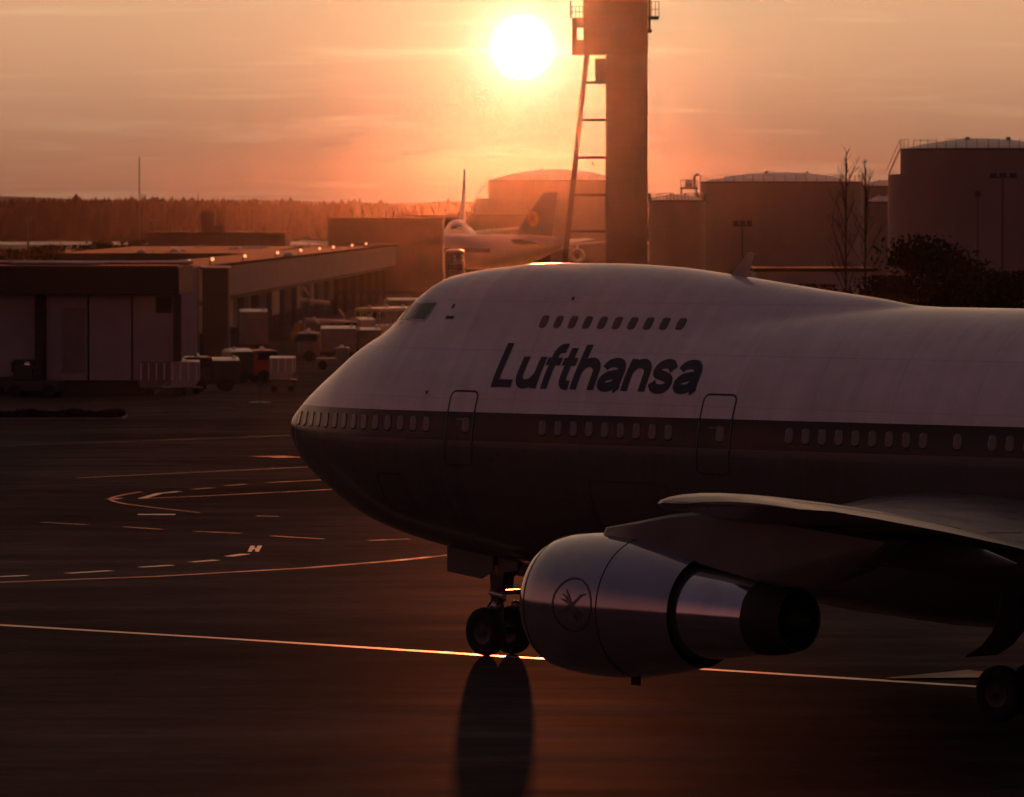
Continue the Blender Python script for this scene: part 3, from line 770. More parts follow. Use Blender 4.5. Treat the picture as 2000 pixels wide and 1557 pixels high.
wheel(NGO, L_(NG, .46, .62), .62, .42); wheel(NGO, L_(NG, -.46, .62), .62, .42)
MB().tube(L_(NG - .12, .06, .8), L_(NG - .42, .06, 1.15), .03).tube(L_(NG - .42, .06, 1.15), L_(NG - .1, .06, 1.5), .03).tube(L_(NG - .12, -.06, .8), L_(NG - .42, -.06, 1.15), .03).tube(L_(NG - .42, -.06, 1.15), L_(NG - .1, -.06, 1.5), .03).build('torque_link', M_STRUT, NGO)
tx = MB().box(L_(NG + .32, .0, 1.62), (.22, .7, .12)); tx.build('steering_crossarm', M_STRUT, NGO)
for s in (1, -1):
    MB().tube(L_(NG + .1, s * .42, 1.62), L_(NG + .62, s * .42, 1.55), .07, n=12).build('steering_cylinder', M_ALU, NGO, smooth=True)
    MB().lathe([(0, .02), (.05, .11), (.16, .12), (.2, .1)], L_(NG + .14, s * .34, 1.28), (1, 0, 0), 16).build('taxi_lamp', M_ALU, NGO, smooth=True)
    MB().prism([(NG - 1.15, 2.75), (NG + .55, 2.6), (NG + .55, 2.2), (NG + .1, 1.98), (NG - 1.15, 2.12)], -s * .72 - .03, -s * .72 + .03).build('gear_door', M_WINGD, NGO)
    MB().prism([(NG + .6, 2.55), (NG + 1.35, 2.5), (NG + 1.3, 2.22), (NG + .62, 2.15)], -s * .6 - .03, -s * .6 + .03).build('gear_door', M_WINGD, NGO)
MB().prism([(NG - .15, 2.3), (NG - .05, 1.72), (NG + .3, 1.72), (NG + .4, 2.3)], -.2, .2).build('gear_housing', M_STRUT, NGO)

def main_gear(a, b, z_top):
    g = MB().tube(L_(a, b, .62), L_(a, b - math.copysign(.25, b), z_top), .2, .24, 16).box(L_(a, b, .62), (1.7, .22, .22))
    for da in (-.73, .73): g.tube(L_(a + da, b - .58, .62), L_(a + da, b + .58, .62), .1, n=10)
    g.tube(L_(a, b, 1.0), L_(a + 1.6, b - math.copysign(.4, b), z_top), .1, n=8)
    o = g.build('main_gear', M_STRUT, PL, smooth=True)
    for da in (-.73, .73):
        for s in (-1, 1): wheel(o, L_(a + da, b + s * .56, .62), .62, .42)
    return o
g1 = main_gear(30.95, 5.5, 3.4); main_gear(30.95, -5.5, 3.4); main_gear(34.0, 1.9, 2.4); main_gear(34.0, -1.9, 2.4)
def strip_door(parent, pts, b0, wid):
    mb = MB(); n = len(pts); vs = []
    for a, z in pts: vs += [L_(a, b0 - wid / 2, z), L_(a, b0 + wid / 2, z), L_(a + .05, b0 + wid / 2, z + .05), L_(a + .05, b0 - wid / 2, z + .05)]
    rings = [vs[4 * i:4 * i + 4] for i in range(n)]
    return mb.loft(rings).build('gear_door', M_WINGD, parent)
strip_door(g1, [(30.2, 2.75), (30.12, 2.35), (29.95, 1.95), (29.6, 1.6), (29.15, 1.36)], 5.5, 1.1)
# ---- tail
wing('fin', [(7.9, 54.5, 66.3, 0, 0, .11), (13.5, 60.5, 68.0, 0, 0, .10), (19.2, 66.0, 70.2, 0, 0, .09), (19.4, 67, 70.2, 0, 0, .02)], PL, M_BLUE, 1, lambda a, b, z: (a, z, b))
TS = [(.3, 58.5, 67.0, 7.2, 7.1, .10), (11.0, 67.0, 70.0, 8.5, 8.5, .09), (11.2, 68, 70, 8.52, 8.52, .02)]
wing('tailplane', TS, PL, M_WING, 1); wing('tailplane', TS, PL, M_WING, -1)

# ------------------------------------------------------------------ parked airliner seen head-on
def head_on():
    Yn = 1080.0; xc = wx(890, Yn)
    o = empty('parked_jumbo', (xc, Yn, 0), math.radians(90 - .9))
    tag(o, 'distant white jumbo airliner parked nose towards us, left of the tower', 'airliner')
    fuselage('fuselage', M_FARWHITE, o, list(.36 + np.linspace(0, 1, 9) ** 2 * 2.2) + list(np.linspace(2.9, 24, 26)) + list(np.linspace(25, 69, 12)))
    wing('wing', WST, o, M_WING, 1); wing('wing', WST, o, M_WING, -1)
    wing('fin', [(7.9, 54.5, 66.3, 0, 0, .11), (19.2, 66.0, 70.2, 0, 0, .09), (19.4, 67, 70.2, 0, 0, .02)], o, M_FARWHITE, 1, lambda a, b, z: (a, z, b))
    wing('tailplane', TS, o, M_FARWHITE, 1); wing('tailplane', TS, o, M_FARWHITE, -1)
    for s in (1, -1):
        v1 = on_hull([(3.75, 8.3), (4.55, 8.6), (4.75, 9.05), (4.15, 8.8)], .03); v1 = [(p[0], s * p[1], p[2]) for p in v1]
        MB().add(v1, [(0, 1, 2, 3)]).build('cockpit_window', M_GLASS, o)
        v1 = on_hull([(2.2, 7.7), (3.7, 8.35), (4.1, 8.85), (3.0, 8.2)], .03)
    vs = []
    for b in np.linspace(-.95, .95, 7):
        for a, z in ((3.3, 8.30), (4.1, 8.85)): vs.append(L_(a - .35 + abs(b) * .45, b, z + .12 - abs(b) * .12))
    MB().add(vs, [(2 * i, 2 * i + 2, 2 * i + 3, 2 * i + 1) for i in range(6)]).build('cockpit_window', M_GLASS, o)
    for a, b, z in ((31.9, 21.2, 3.4), (22.7, 11.9, 2.6), (31.9, -21.2, 3.4), (22.7, -11.9, 2.6)):
        MB().lathe([(.6, .95), (0, 1.15), (.2, 1.33), (1.2, 1.45), (4, 1.1), (5.7, .7), (6.6, .55)], L_(a, b, z), (1, 0, 0), 20).prism([(a + 1.4, z + 1.2), (a + 4.2, z + 1.95), (a + 8, z + 1.4), (a + 5, z + .4)], -b - .2, -b + .2).build('engine', M_FARGREY, o, smooth=True, angle=40)
    for a, b in ((7.7, 0), (31, 5.5), (31, -5.5), (34, 1.9), (34, -1.9)):
        m_ = MB().tube(L_(a, b, .6), L_(a, b, 3.2), .18, n=8)
        for s in (-.5, .5): m_.lathe([(-.2, .3), (-.2, .6), (.2, .6), (.2, .3)], L_(a, b + s, .62), (0, 1, 0), 16)
        m_.build('landing_gear', M_TYRE, o)
head_on()

# parked twin jet, tail with yellow disc
def twin_jet():
    Yt = 960.0; th = math.radians(44)
    o = empty('parked_twin_jet', (wx(1036, Yt), Yt, 0), -th)                 # origin under the fin root
    tag(o, 'distant white airliner with dark tail fin and yellow disc, beside the tower', 'airliner')
    zc, R = 5.15, 2.75
    prof = []
    for a, r, dz in ((-44.5, .1, -.5), (-44, .7, -.45), (-43, 1.35, -.35), (-41, 2.1, -.15), (-38, 2.65, 0), (-35, 2.75, 0), (-6, 2.75, 0), (-2, 2.45, .25), (2, 1.85, .75), (6, 1.0, 1.35), (8, .45, 1.7), (8.3, .1, 1.8)):
        prof.append([(a, r * math.cos(t), zc + dz + r * math.sin(t)) for t in np.linspace(0, 2 * math.pi, 28, endpoint=False)])
    MB().loft(prof).build('fuselage', M_FARWHITE, o, smooth=True, angle=60)
    m_ = MB().loft([[(a, -2.77, z) for a, z in ((-38, 5.0), (-38, 5.65))], [(a, -2.8, z) for a, z in ((-6, 5.0), (-6, 5.65))]], closed=False, cap=False)
    m_.build('window_band', M_FARBLUE, o)
    f = wing('fin', [(6.4, -5.2, 4.6, 0, 0, .10), (7.9, -3.4, 4.7, 0, 0, .10), (14.3, 2.6, 5.8, 0, 0, .09), (14.45, 3.4, 5.8, 0, 0, .02)], o, M_FARBLUE, 1, lambda a, b, z: (a, z, b))
    MB().lathe([(0, 1.22), (.02, .01)], (.95, -.42, 10.3), (0, -1, 0), 32).build('yellow_disc', M_YELLOW, f)
    dl = MB()
    for p, q, w_ in (((.1, 9.75), (1.7, 10.85), .18), ((.9, 10.3), (.2, 10.8), .22), ((.9, 10.3), (.75, 11.1), .2), ((.95, 10.3), (1.5, 9.7), .2)):
        dl.bar((p[0], -.46, p[1]), (q[0], -.46, q[1]), .02, w_)
    dl.build('bird_emblem', M_FARBLUE, f)
    mp_ = lambda a, b, z: (a, -b, z)
    wing('tailplane', [(.5, -3.0, 4.5, 6.3, 6.2, .1), (8.1, 3.4, 6.2, 7.1, 7.05, .09), (8.2, 4, 6.2, 7.12, 7.1, .02)], o, M_FARWHITE, 1, mp_)
    wing('tailplane', [(.5, -3.0, 4.5, 6.3, 6.2, .1), (8.1, 3.4, 6.2, 7.1, 7.05, .09), (8.2, 4, 6.2, 7.12, 7.1, .02)], o, M_FARWHITE, -1, mp_)
    WB = [(1, -30.5, -19, 3.6, 3.4, .12), (7.5, -25.5, -18.5, 4.2, 4.1, .11), (22.4, -14.8, -12, 5.6, 5.6, .1), (22.5, -14, -12, 5.62, 5.62, .02)]
    for s in (1, -1):
        wing('wing', WB, o, M_WING, s, mp_)
        MB().lathe([(.5, .95), (0, 1.15), (.2, 1.3), (1.2, 1.38), (3.6, 1.05), (5.2, .6)], (-29.5, -s * 7.9, 2.6), (1, 0, 0), 20).build('engine', M_FARGREY, o, smooth=True)
    for a, b in ((-38, 0), (-20, 4.8), (-20, -4.8)):
        g_ = MB().tube((a, b, .6), (a, b, 3.3), .16, n=8)
        for s in (-.4, .4): g_.lathe([(-.18, .3), (-.18, .6), (.18, .6), (.18, .3)], (a, b + s, .6), (0, 1, 0), 16)
        g_.build('landing_gear', M_TYRE, o)
twin_jet()

# ------------------------------------------------------------------ control mast tower with leaning gantry
def tower():
    Y = 600.0; t = empty('apron_tower', (wx(1223, Y), Y, 0)); x0 = wx(1223, Y)
    tag(t, 'tall tower shaft with a leaning ladder frame right beside the sun', 'tower')
    X = lambda px: wx(px, Y) - x0
    Zt = lambda py: wz(py, Y)
    top = 32.6
    MB().rbox(((X(1183) + X(1264)) / 2, 0, (Zt(108)) / 2), (X(1264) - X(1183), 4.4, Zt(108)), .12).build('shaft', M_CONC, t)
    MB().rbox(((X(1139) + X(1264.5)) / 2, 0, (Zt(108) + top) / 2), (X(1264.5) - X(1139), 4.6, top - Zt(108) - .02), .12).build('upper_shaft', M_CONC, t)
    for k in range(9):
        z = 3 + k * 2.9
        MB().box(((X(1183) + X(1264)) / 2, -2.203, z), (X(1264) - X(1183) - .3, .02, .05)).build('pour_joint', M_CONC2, t)
    # leaning gantry: two legs, rungs
    zb = 0.0
    def leg_x(z): return X(1146) + (X(1103) - X(1146)) * (Zt(108) - z) / (Zt(108) - Zt(510))
    for yy in (-1.4, 1.4):
        MB().bar((leg_x(0), yy, 0), (leg_x(Zt(108)), yy, Zt(108)), .5, .5).build('leaning_leg', M_STEEL, t)
    for py in (162, 235, 308, 381, 452, 530, 600):
        z = Zt(py)
        for yy in (-1.4, 1.4):
            MB().bar((leg_x(z), yy, z), (X(1183) - .02, yy, z), .22, .24).build('rung', M_STEEL, t)
    # bracket boxes between leg and shaft
    MB().box((X(1172), 0, Zt(137)), (X(1183) - X(1162) - .02, 2.2, Zt(115) - Zt(158))).build('bracket_box', M_CONC, t)
    # cabin on the left with an open window
    cx0, cx1, cz0, cz1 = X(1117), X(1138.8), Zt(108), Zt(36)
    MB().box(((cx0 + X(1127)) / 2, 0, (cz0 + cz1) / 2), (X(1127) - cx0, 3.0, cz1 - cz0)).box(((X(1127) + cx1) / 2 + .01, 0, (cz0 + Zt(79)) / 2), (cx1 - X(1127) - .03, 3.0, Zt(79) - cz0)).box(((X(1127) + cx1) / 2 + .01, 0, (cz1 + Zt(55)) / 2), (cx1 - X(1127) - .03, 3.0, cz1 - Zt(55))).build('side_cabin', M_CONC, t)
    rl = MB()
    for px in (1117, 1124, 1131, 1138): rl.bar((X(px), -1.4, cz1), (X(px), -1.4, cz1 + 1.1), .07, .07)
    for dz in (.55, 1.1): rl.bar((X(1113), -1.4, cz1 + dz), (X(1138), -1.4, cz1 + dz), .06, .06)
    rl.bar((X(1114), -1.4, cz1 - .1), (X(1114), -1.4, cz1 + 1.6), .12, .12)
    rl.build('railing', M_STEEL, t)
    # service platform on the right
    MB().box(((X(1264.6) + X(1286)) / 2, 0, Zt(36)), (X(1286) - X(1264.6), 2.4, .3)).build('platform', M_STEEL, t)
    rl = MB()
    for px in (1272, 1279, 1286): rl.bar((X(px), -1.1, Zt(36)), (X(px), -1.1, Zt(4)), .07, .07)
    for py in (20, 5): rl.bar((X(1266), -1.1, Zt(py)), (X(1286), -1.1, Zt(py)), .06, .06)
    rl.build('railing', M_STEEL, t)
    MB().tube((X(1268), -1.0, Zt(66)), (X(1268), -1.0, 32.4), .13, n=10).box((X(1268), -1.0, Zt(62)), (.45, .4, .3)).build('downpipe', M_STEEL, t)
    MB().rbox((X(1202), 0, top + .1), (6.8, 5.0, .3), .05).build('roof_slab', M_CONC, t)
tower()

# ------------------------------------------------------------------ fuel tanks
def tank(pxc, wpx, py_top, py_dome, Y, label, ledge=None, rail=True, group='domed storage tanks behind the apron', stairs=-1):
    R = wpx / 2 * Y / F; zt_ = wz(py_top, Y); zd = wz(py_dome, Y); xc = wx(pxc, Y)
    t = empty('storage_tank', (xc, Y, 0)); tag(t, label, 'tank', group)
    n = 64
    courses = max(3, int(zt_ / 2.4)); 
    for k in range(courses):
        z0, z1 = zt_ * k / courses, zt_ * (k + 1) / courses
        MB().lathe([(z0 + .004, R - .02 * (k % 2)), (z1 - .004, R - .02 * (k % 2))], (0, 0, 0), (0, 0, 1), n, k == 0, k == courses - 1).build('shell_course', M_TANK, t, smooth=True, angle=50)
    d = [(zt_ + .01, R * .985)]
    for i in range(1, 9):
        u = i / 8; d.append((zt_ + (zd - zt_) * math.sin(u * math.pi / 2) ** .9 * (1 if i < 8 else 1), R * .985 * math.cos(u * math.pi / 2) ** .8 if i < 8 else .02))
    r_ = []
    Rs = ((R * .985) ** 2 + (zd - zt_) ** 2) / (2 * (zd - zt_))
    for i in range(13):
        rr = R * .985 * (1 - i / 12); r_.append((zt_ + .01 + math.sqrt(max(0, Rs * Rs - rr * rr)) - (Rs - (zd - zt_)), max(rr, .02)))
    MB().lathe(r_, (0, 0, 0), (0, 0, 1), n).build('dome_roof', M_TANKROOF, t, smooth=True)
    MB().lathe([(zt_ - .12, R + .1), (zt_ + .06, R + .1), (zt_ + .06, R - .2)], (0, 0, 0), (0, 0, 1), n).build('rim_ring', M_STEEL, t)
    if rail:
        rl = MB()
        for k in range(0, 48):
            a = 2 * math.pi * k / 48
            rl.bar((math.cos(a) * (R + .05), math.sin(a) * (R + .05), zt_), (math.cos(a) * (R + .05), math.sin(a) * (R + .05), zt_ + 1.0), .06, .06)
            a2 = 2 * math.pi * (k + 1) / 48
            if k % 8 < 3: rl.bar((math.cos(a) * (R + .05), math.sin(a) * (R + .05), zt_ + 1.0), (math.cos(a2) * (R + .05), math.sin(a2) * (R + .05), zt_ + 1.0), .05, .05)
        tag(rl.build('rim_railing', M_STEEL, t), kind='stuff')
    if ledge:
        R2, z2 = ledge[0] * Y / F + R, wz(ledge[1], Y)
        MB().lathe([(0, R2), (z2, R2), (z2 + .02, R2 - .25), (0.02, R2 - .25)], (0, 0, 0), (0, 0, 1), n).build('outer_wall', M_TANK, t, smooth=True, angle=40)
        s = stairs; st_ = MB()
        st_.bar((s * (R + .1), -.3, zt_), (s * R2, -.3, z2), .12, .12).bar((s * (R + .1), -.9, zt_), (s * R2, -.9, z2), .12, .12)
        st_.bar((s * (R + .1), -.3, zt_ + .9), (s * (R2 + .2), -.3, z2 + .4), .06, .06)
        st_.build('stair', M_STEEL, t)
    vt = MB()
    for q in (.3, -.2): vt.tube((R * q, -R * .3, zd - 1.2), (R * q, -R * .3, zd + .15), .25, n=10)
    vt.build('roof_vent', M_TANKROOF, t)
    return t
tank(1085, 262, 353, 331, 1320, 'domed storage tank directly behind the tower shaft', ledge=(26, 388))
tank(1526, 318, 356, 337, 900, 'middle domed storage tank right of the tower')
tank(1917, 318, 292, 271, 640, 'tallest domed storage tank at the right edge', ledge=(24, 341))
tank(1728, 110, 364, 352, 1100, 'small far tank half hidden between the two big tanks', rail=False)
tank(1722, 70, 395, 384, 760, 'small pale domed tank left of the tallest tank', rail=False)
t_ = tank(1322, 110, 392, 380, 820, 'low pale roofed tank next to the tower shaft', rail=True)
# valve platform by the middle tank
def valve_platform():
    Y = 830.0; o = empty('valve_platform', (wx(1345, Y), Y, 0)); tag(o, 'pipe platform with vent pipes and railing left of the middle tank', 'platform')
    z = wz(368, Y)
    MB().box((0, 0, z), (2.4, 2.0, .25)).build('deck', M_STEEL, o)
    lg = MB()
    for sx in (-1, 1):
        for sy in (-.8, .8): lg.bar((sx, sy, 0), (sx, sy, z - .12), .15, .15)
    lg.build('leg_frame', M_STEEL, o)
    rl = MB()
    for sx in (-1.1, -.4, .4, 1.1): rl.bar((sx, -.9, z), (sx, -.9, z + 1.1), .07, .07)
    rl.bar((-1.1, -.9, z + 1.1), (1.1, -.9, z + 1.1), .06, .06); rl.build('railing', M_STEEL, o)
    MB().tube((.8, .3, z + .1), (.8, .3, z + 1.7), .2, n=10).tube((.8, .3, z + 1.7), (1.4, .3, z + 1.9), .2, n=10).build('vent_pipe', M_TANKROOF, o)
    MB().lathe([(0, .1), (.1, .5), (.9, .5), (1.0, .1)], (-.5, .2, z + .65), (1, 0, 0), 16).build('vessel', M_TANKROOF, o, smooth=True)
valve_platform()

# ------------------------------------------------------------------ low buildings, masts
def low_building(name, px0, px1, py_top, Y, depth, label, wallm, roofm=M_ROOF, windows=0, rows=1):
    x0, x1, z = wx(px0, Y), wx(px1, Y), wz(py_top, Y); xc = (x0 + x1) / 2
    o = empty(name, (xc, Y, 0)); tag(o, label, 'building')
    MB().box((0, depth / 2, z / 2 - .1), (x1 - x0, depth, z - .2)).build('wall', wallm, o)
    MB().rbox((0, depth / 2, z - .05), (x1 - x0 + .5, depth + .5, .3), .04).build('roof', roofm, o)
    for r in range(rows):
        for i in range(windows):
            xx = -(x1 - x0) / 2 + (x1 - x0) * (i + .5) / windows; zz = z * (r + .62) / rows
            w_ = MB().box((xx, -.03, zz), ((x1 - x0) / windows * .55, .08, min(1.4, z / rows * .45))).build('window', M_GLASS, o)
            MB().box((xx, -.06, zz - min(1.4, z / rows * .45) / 2 - .06), ((x1 - x0) / windows * .6, .12, .08)).build('sill', M_PALELINE, w_)
    return o
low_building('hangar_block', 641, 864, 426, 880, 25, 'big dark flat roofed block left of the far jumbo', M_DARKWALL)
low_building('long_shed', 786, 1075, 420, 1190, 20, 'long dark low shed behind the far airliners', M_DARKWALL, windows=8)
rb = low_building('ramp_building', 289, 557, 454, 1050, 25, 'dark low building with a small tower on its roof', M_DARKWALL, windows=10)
MB().rbox((wx(402, 1050) - rb.location.x, 8, 9.2), (2.4, 3, 4.6), .08).build('roof_tower', M_DARKWALL, rb)
MB().rbox((wx(423, 1050) - rb.location.x, 8, 8.2), (2.0, 3, 1.8), .08).build('roof_plant_room', M_DARKWALL, rb)
low_building('service_building', 1478, 1705, 526, 520, 14, 'pale low building behind the airliner hump', M_WALL, windows=7)
def mast(px, py_top, Y, label, r=.1, heads=None, group=None, cat='mast', py_arm=None, hw=1.6):
    z = wz(py_top, Y); o = empty('light_mast' if heads else 'antenna_mast', (wx(px, Y), Y, 0)); tag(o, label, cat, group)
    MB().tube((0, 0, 0), (0, 0, z), r * 1.3, r * .7, 10).build('pole', M_STEEL, o, smooth=True)
    if heads:
        MB().bar((-hw, 0, z), (hw, 0, z), .12, .12).build('cross_arm', M_STEEL, o)
        for k in range(heads):
            x = -hw + 2 * hw * (k + .5) / heads; MB().rbox((x, -.15, z + .22), (2 * hw / heads * .75, .5, .42), .06).build('lamp_head', M_STEEL, o)
    return o
mast(272.5, 306, 1600, 'very tall thin mast rising above the forest', .16)
mast(428, 390, 1080, 'thin mast right of the small roof tower', .09)
mast(463, 402, 1080, 'thinner mast farther right of the small roof tower', .05)
mast(118, 440, 1200, 'short thin mast left of the shrubs', .08)
mast(651, 400, 1300, 'thin mast above the corner of the dark block', .06)
mast(604, 408, 1500, 'faint thin mast left of the dark block', .08)
mast(322, 398, 1150, 'light mast with two heads above the low dark building', .1, 2, None, 'light mast', hw=.8)
mast(302, 432, 1120, 'broad headed light mast at the left end of the low dark building', .09, 3, None, 'light mast', hw=.9)
mast(55, 432, 900, 'dark light mast with a box head at far left', .16, 2, None, 'light mast', hw=.5)
mast(1450, 441, 520, 'light mast with twin heads in front of the middle tank', .1, 3, None, 'light mast', hw=.85)
mast(1958, 347, 560, 'tall floodlight mast in front of the tallest tank', .1, 3, None, 'light mast', hw=1.35)
mast(1909, 382, 560, 'short lamp mast in front of the tallest tank', .07, 1, None, 'light mast', hw=.35)

# ------------------------------------------------------------------ terminal on the left
def terminal():
    Y = 378.0; x0, x1 = wx(-90, Y), wx(350, Y); xc = (x0 + x1) / 2
    o = empty('terminal_building', (xc, Y, 0)); tag(o, 'low terminal building with dark roof edge and pale wall panels at left', 'building')
    z1, z2 = wz(521, Y), wz(576, Y)
    X = lambda px: wx(px, Y) - xc
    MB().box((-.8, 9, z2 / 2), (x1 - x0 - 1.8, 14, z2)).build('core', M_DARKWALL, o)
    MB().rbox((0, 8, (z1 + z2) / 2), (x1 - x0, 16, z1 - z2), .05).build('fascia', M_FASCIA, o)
    MB().box((0, 8, z1 + .03), (x1 - x0 - .3, 15.6, .06)).build('roof', M_ROOF, o)
    for p, q in ((-88, -12), (-9, 65), (86, 168), (170, 254), (256, 340)):
        MB().rbox(((X(p) + X(q)) / 2, 1.55, z2 / 2 + .45), (X(q) - X(p) - .05, .16, z2 - .95), .03).build('wall_panel', M_WALL, o)
    for p in (75, 345):
        MB().box((X(p), .9, z2 / 2), (.5, .5, z2 - .02)).build('pillar', M_FASCIA, o)
    w_ = MB().box((X(317.5), 1.44, wz(596, Y)), (X(333) - X(302), .08, 1.0)).build('louvre_window', M_BLACK, o)
    for k in range(5): MB().bar((X(303), 1.38, wz(596, Y) - .4 + .2 * k), (X(332), 1.38, wz(596, Y) - .4 + .2 * k), .06, .04).build('louvre_slat', M_STEEL, w_)
    for p, q, yy in ((-60, 262, 14.5), (0, 185, 9.0), (262, 352, 15.2)):
        MB().tube((X(p), yy, z1 + .16), (X(q), yy, z1 + .16), .11, n=12).build('roof_glint_tube', M_ALU, o, smooth=True)  # aluminium tubes added to draw sun glint lines along the roof
    MB().box((X(140), 1.44, 3.4), (1.4, .06, 4.0)).build('shutter_door', M_VGREY, o)
    return o
terminal()
# roof lights of the terminal and the pier
dome_mesh = MB().lathe([(0, 1.0), (.08, 1.0)] + [(.08 + .8 * math.sin(t), max(.01, .97 * math.cos(t))) for t in np.linspace(0, math.pi / 2, 15)], (0, 0, 0), (0, 0, 1), 48)
dsrc = [None]
def dome(px, py, Y, wpx, label):
    s = wpx / 2 * Y / F; z = wz(py, Y)
    if dsrc[0] is None: dsrc[0] = dome_mesh.build('skylight_dome', M_ACRYL, None, smooth=True); o = dsrc[0]
    else: o = dsrc[0].copy(); COL.objects.link(o)
    o.location = (wx(px, Y), Y, z); o.scale = (s, s, s * .8)
    tag(o, label, 'skylight', 'skylight domes on the roofs'); return o
def annex():
    """lower block behind pier and terminal, carrying rows of domes"""
    Y0 = 636.0; zr = 7.0; x0, x1 = -47.0, -26.2
    o = empty('annex_building', ((x0 + x1) / 2, Y0, 0)); tag(o, 'annex with a row of skylight domes behind the pier', 'building')
    MB().box((0, 65, zr / 2), (x1 - x0, 129, zr)).build('wall', M_DARKWALL, o)
    MB().box((0, 65, zr + .04), (x1 - x0 + .4, 130, .08)).build('roof', M_ROOF, o)
    for i in range(7): MB().box((-8.7 + i * 2.9, -.05, 5.4), (1.9, .1, 1.3)).build('window', M_GLASS, o)
    return zr + .08
AZ = annex()
for px, py, w_, lb in ((276, 493.5, 19, 'first skylight dome from the left above the terminal roof'), (300, 492.5, 7, 'smallest skylight dome above the terminal roof'), (340, 492, 20, 'left one of two skylight domes side by side'), (357, 491, 16, 'right one of two skylight domes side by side')):
    dome(px, py, dep(py, AZ), w_, lb)
for i, (px, py) in enumerate(((452, 487), (463, 487), (478, 486), (488, 486), (501, 486), (511, 485), (521, 485))):
    dome(px, py, dep(py, AZ), 13, ('leftmost', 'second', 'third', 'middle', 'fifth', 'sixth', 'rightmost')[i] + ' dome in the row of seven skylights')
dome(388, 484, dep(484, AZ), 11, 'lone skylight dome left of the row of seven')
dome(563, 499.5, dep(499.5, 7.13), 22, 'large skylight dome on the pier roof')

# elevated pier running back towards the dark block
def pier():
    A = Vector((wx(386, 478), 478.0)); B = Vector((wx(772, 812), 812.0)); d = (B - A); Ln = d.length; d.normalize(); rz = math.atan2(d.y, d.x)
    o = empty('elevated_pier', (A.x, A.y, 0), rz); tag(o, 'long elevated pier with pale panels and roof lamps receding behind the nose', 'pier')
    W_ = 6.0; zb, zt2 = 4.3, 6.9       # local x runs along the pier, local y away to the left
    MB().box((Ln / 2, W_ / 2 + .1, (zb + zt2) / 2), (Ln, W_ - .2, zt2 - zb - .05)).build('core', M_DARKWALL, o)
    MB().rbox((Ln / 2, W_ / 2, zt2 + .1), (Ln + .6, W_ + .5, .25), .04).build('roof', M_ROOF, o)
    MB().box((Ln / 2, W_ / 2, zb - .15), (Ln, W_, .3)).build('floor_slab', M_FASCIA, o)
    n = 18
    for i in range(n):
        s0, s1 = Ln * i / n, Ln * (i + 1) / n
        MB().rbox(((s0 + s1) / 2, -.03, (zb + zt2) / 2), (s1 - s0 - .25, .14, zt2 - zb - .12), .03).build('wall_panel', M_PIER, o)
        MB().box((s0 + .1, .6, zb / 2 - .1), (.45, .5, zb - .2)).build('column', M_FASCIA, o)
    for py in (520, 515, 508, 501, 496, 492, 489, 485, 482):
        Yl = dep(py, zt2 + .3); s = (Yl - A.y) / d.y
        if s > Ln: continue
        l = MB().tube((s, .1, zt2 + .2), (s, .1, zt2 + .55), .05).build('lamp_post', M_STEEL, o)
        MB().lathe([(.15 - .15 * math.cos(t), max(.01, .15 * math.sin(t))) for t in np.linspace(0, math.pi, 15)], (s, -.1, zt2 + .5), (0, 0, 1), 24).build('glint_lamp_globe', M_LAMP, l, smooth=True)  # the globe's glow imitates a sun glint
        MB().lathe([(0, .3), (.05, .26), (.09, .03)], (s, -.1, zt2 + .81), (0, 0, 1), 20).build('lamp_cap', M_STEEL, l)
    MB().box((Ln / 2 - 4, W_ + 4, 2.0), (Ln - 12, 6, 4.0)).build('ground_floor_wall', M_DARKWALL, o)
    for i in range(8):
        MB().box((18 + i * 36, W_ + .93, 1.7), (14, .1, 3.2)).build('bay_door', M_VGREY, o)
pier()
def stair_tower():
    Y = 470.0; o = empty('stair_tower', (wx(370, Y), Y, 0)); tag(o, 'pale narrow stair block at the near end of the pier', 'building')
    MB().rbox((0, 1.5, wz(522, Y) / 2), (1.25, 3, wz(522, Y)), .05).build('pale_block', M_WALL, o)
    MB().rbox((wx(420, Y) - wx(370, Y), 1.8, wz(524, Y) / 2), (2.0, 3, wz(524, Y)), .05).build('dark_block', M_DARKWALL, o)
    MB().box((wx(420, Y) - wx(370, Y), 1.8, wz(522.5, Y) + .04), (2.2, 3.2, .1)).build('roof', M_ALU, o)
stair_tower()

# ------------------------------------------------------------------ apron vehicles and carts
def glint_dome(o, x, y, z, r=.17):
    MB().lathe([(0, r)] + [(.05 + r * math.sin(t), max(.005, r * math.cos(t))) for t in np.linspace(0, math.pi / 2, 11)], (x, y, z), (0, 0, 1), 32).build('roof_glint_dome', M_CHROME, o, smooth=True)  # small chrome dome added to catch a sun glint on the vehicle
def wheels(o, xs, y, r, w=.25):
    for x in xs:
        for s in (-1, 1):
            c = MB().lathe([(-w / 2, r * .5), (-w / 2, r * .95), (-w * .3, r), (w * .3, r), (w / 2, r * .95), (w / 2, r * .5)], (x, s * y, r), (0, 1, 0), 16).lathe([(-w * .35, .02), (-w * .4, r * .5), (w * .4, r * .5), (w * .35, .02)], (x, s * y, r), (0, 1, 0), 12).build('wheel', M_TYRE, o)
def place(name, px, py, label, cat, rz=0.0, group=None):
    x, y = gnd(px, py); o = empty(name, (x, y, 0), rz); tag(o, label, cat, group); return o
def arch_roof(o, xc, L, W_, z, rise):
    poly = [(-W_ / 2 + W_ * i / 12, z + rise * (1 - (2 * i / 12 - 1) ** 2)) for i in range(13)]
    return MB().prism(poly, xc - L / 2, xc + L / 2, 'yz').build('roof_sheet', M_ALU, o, smooth=True, angle=30)
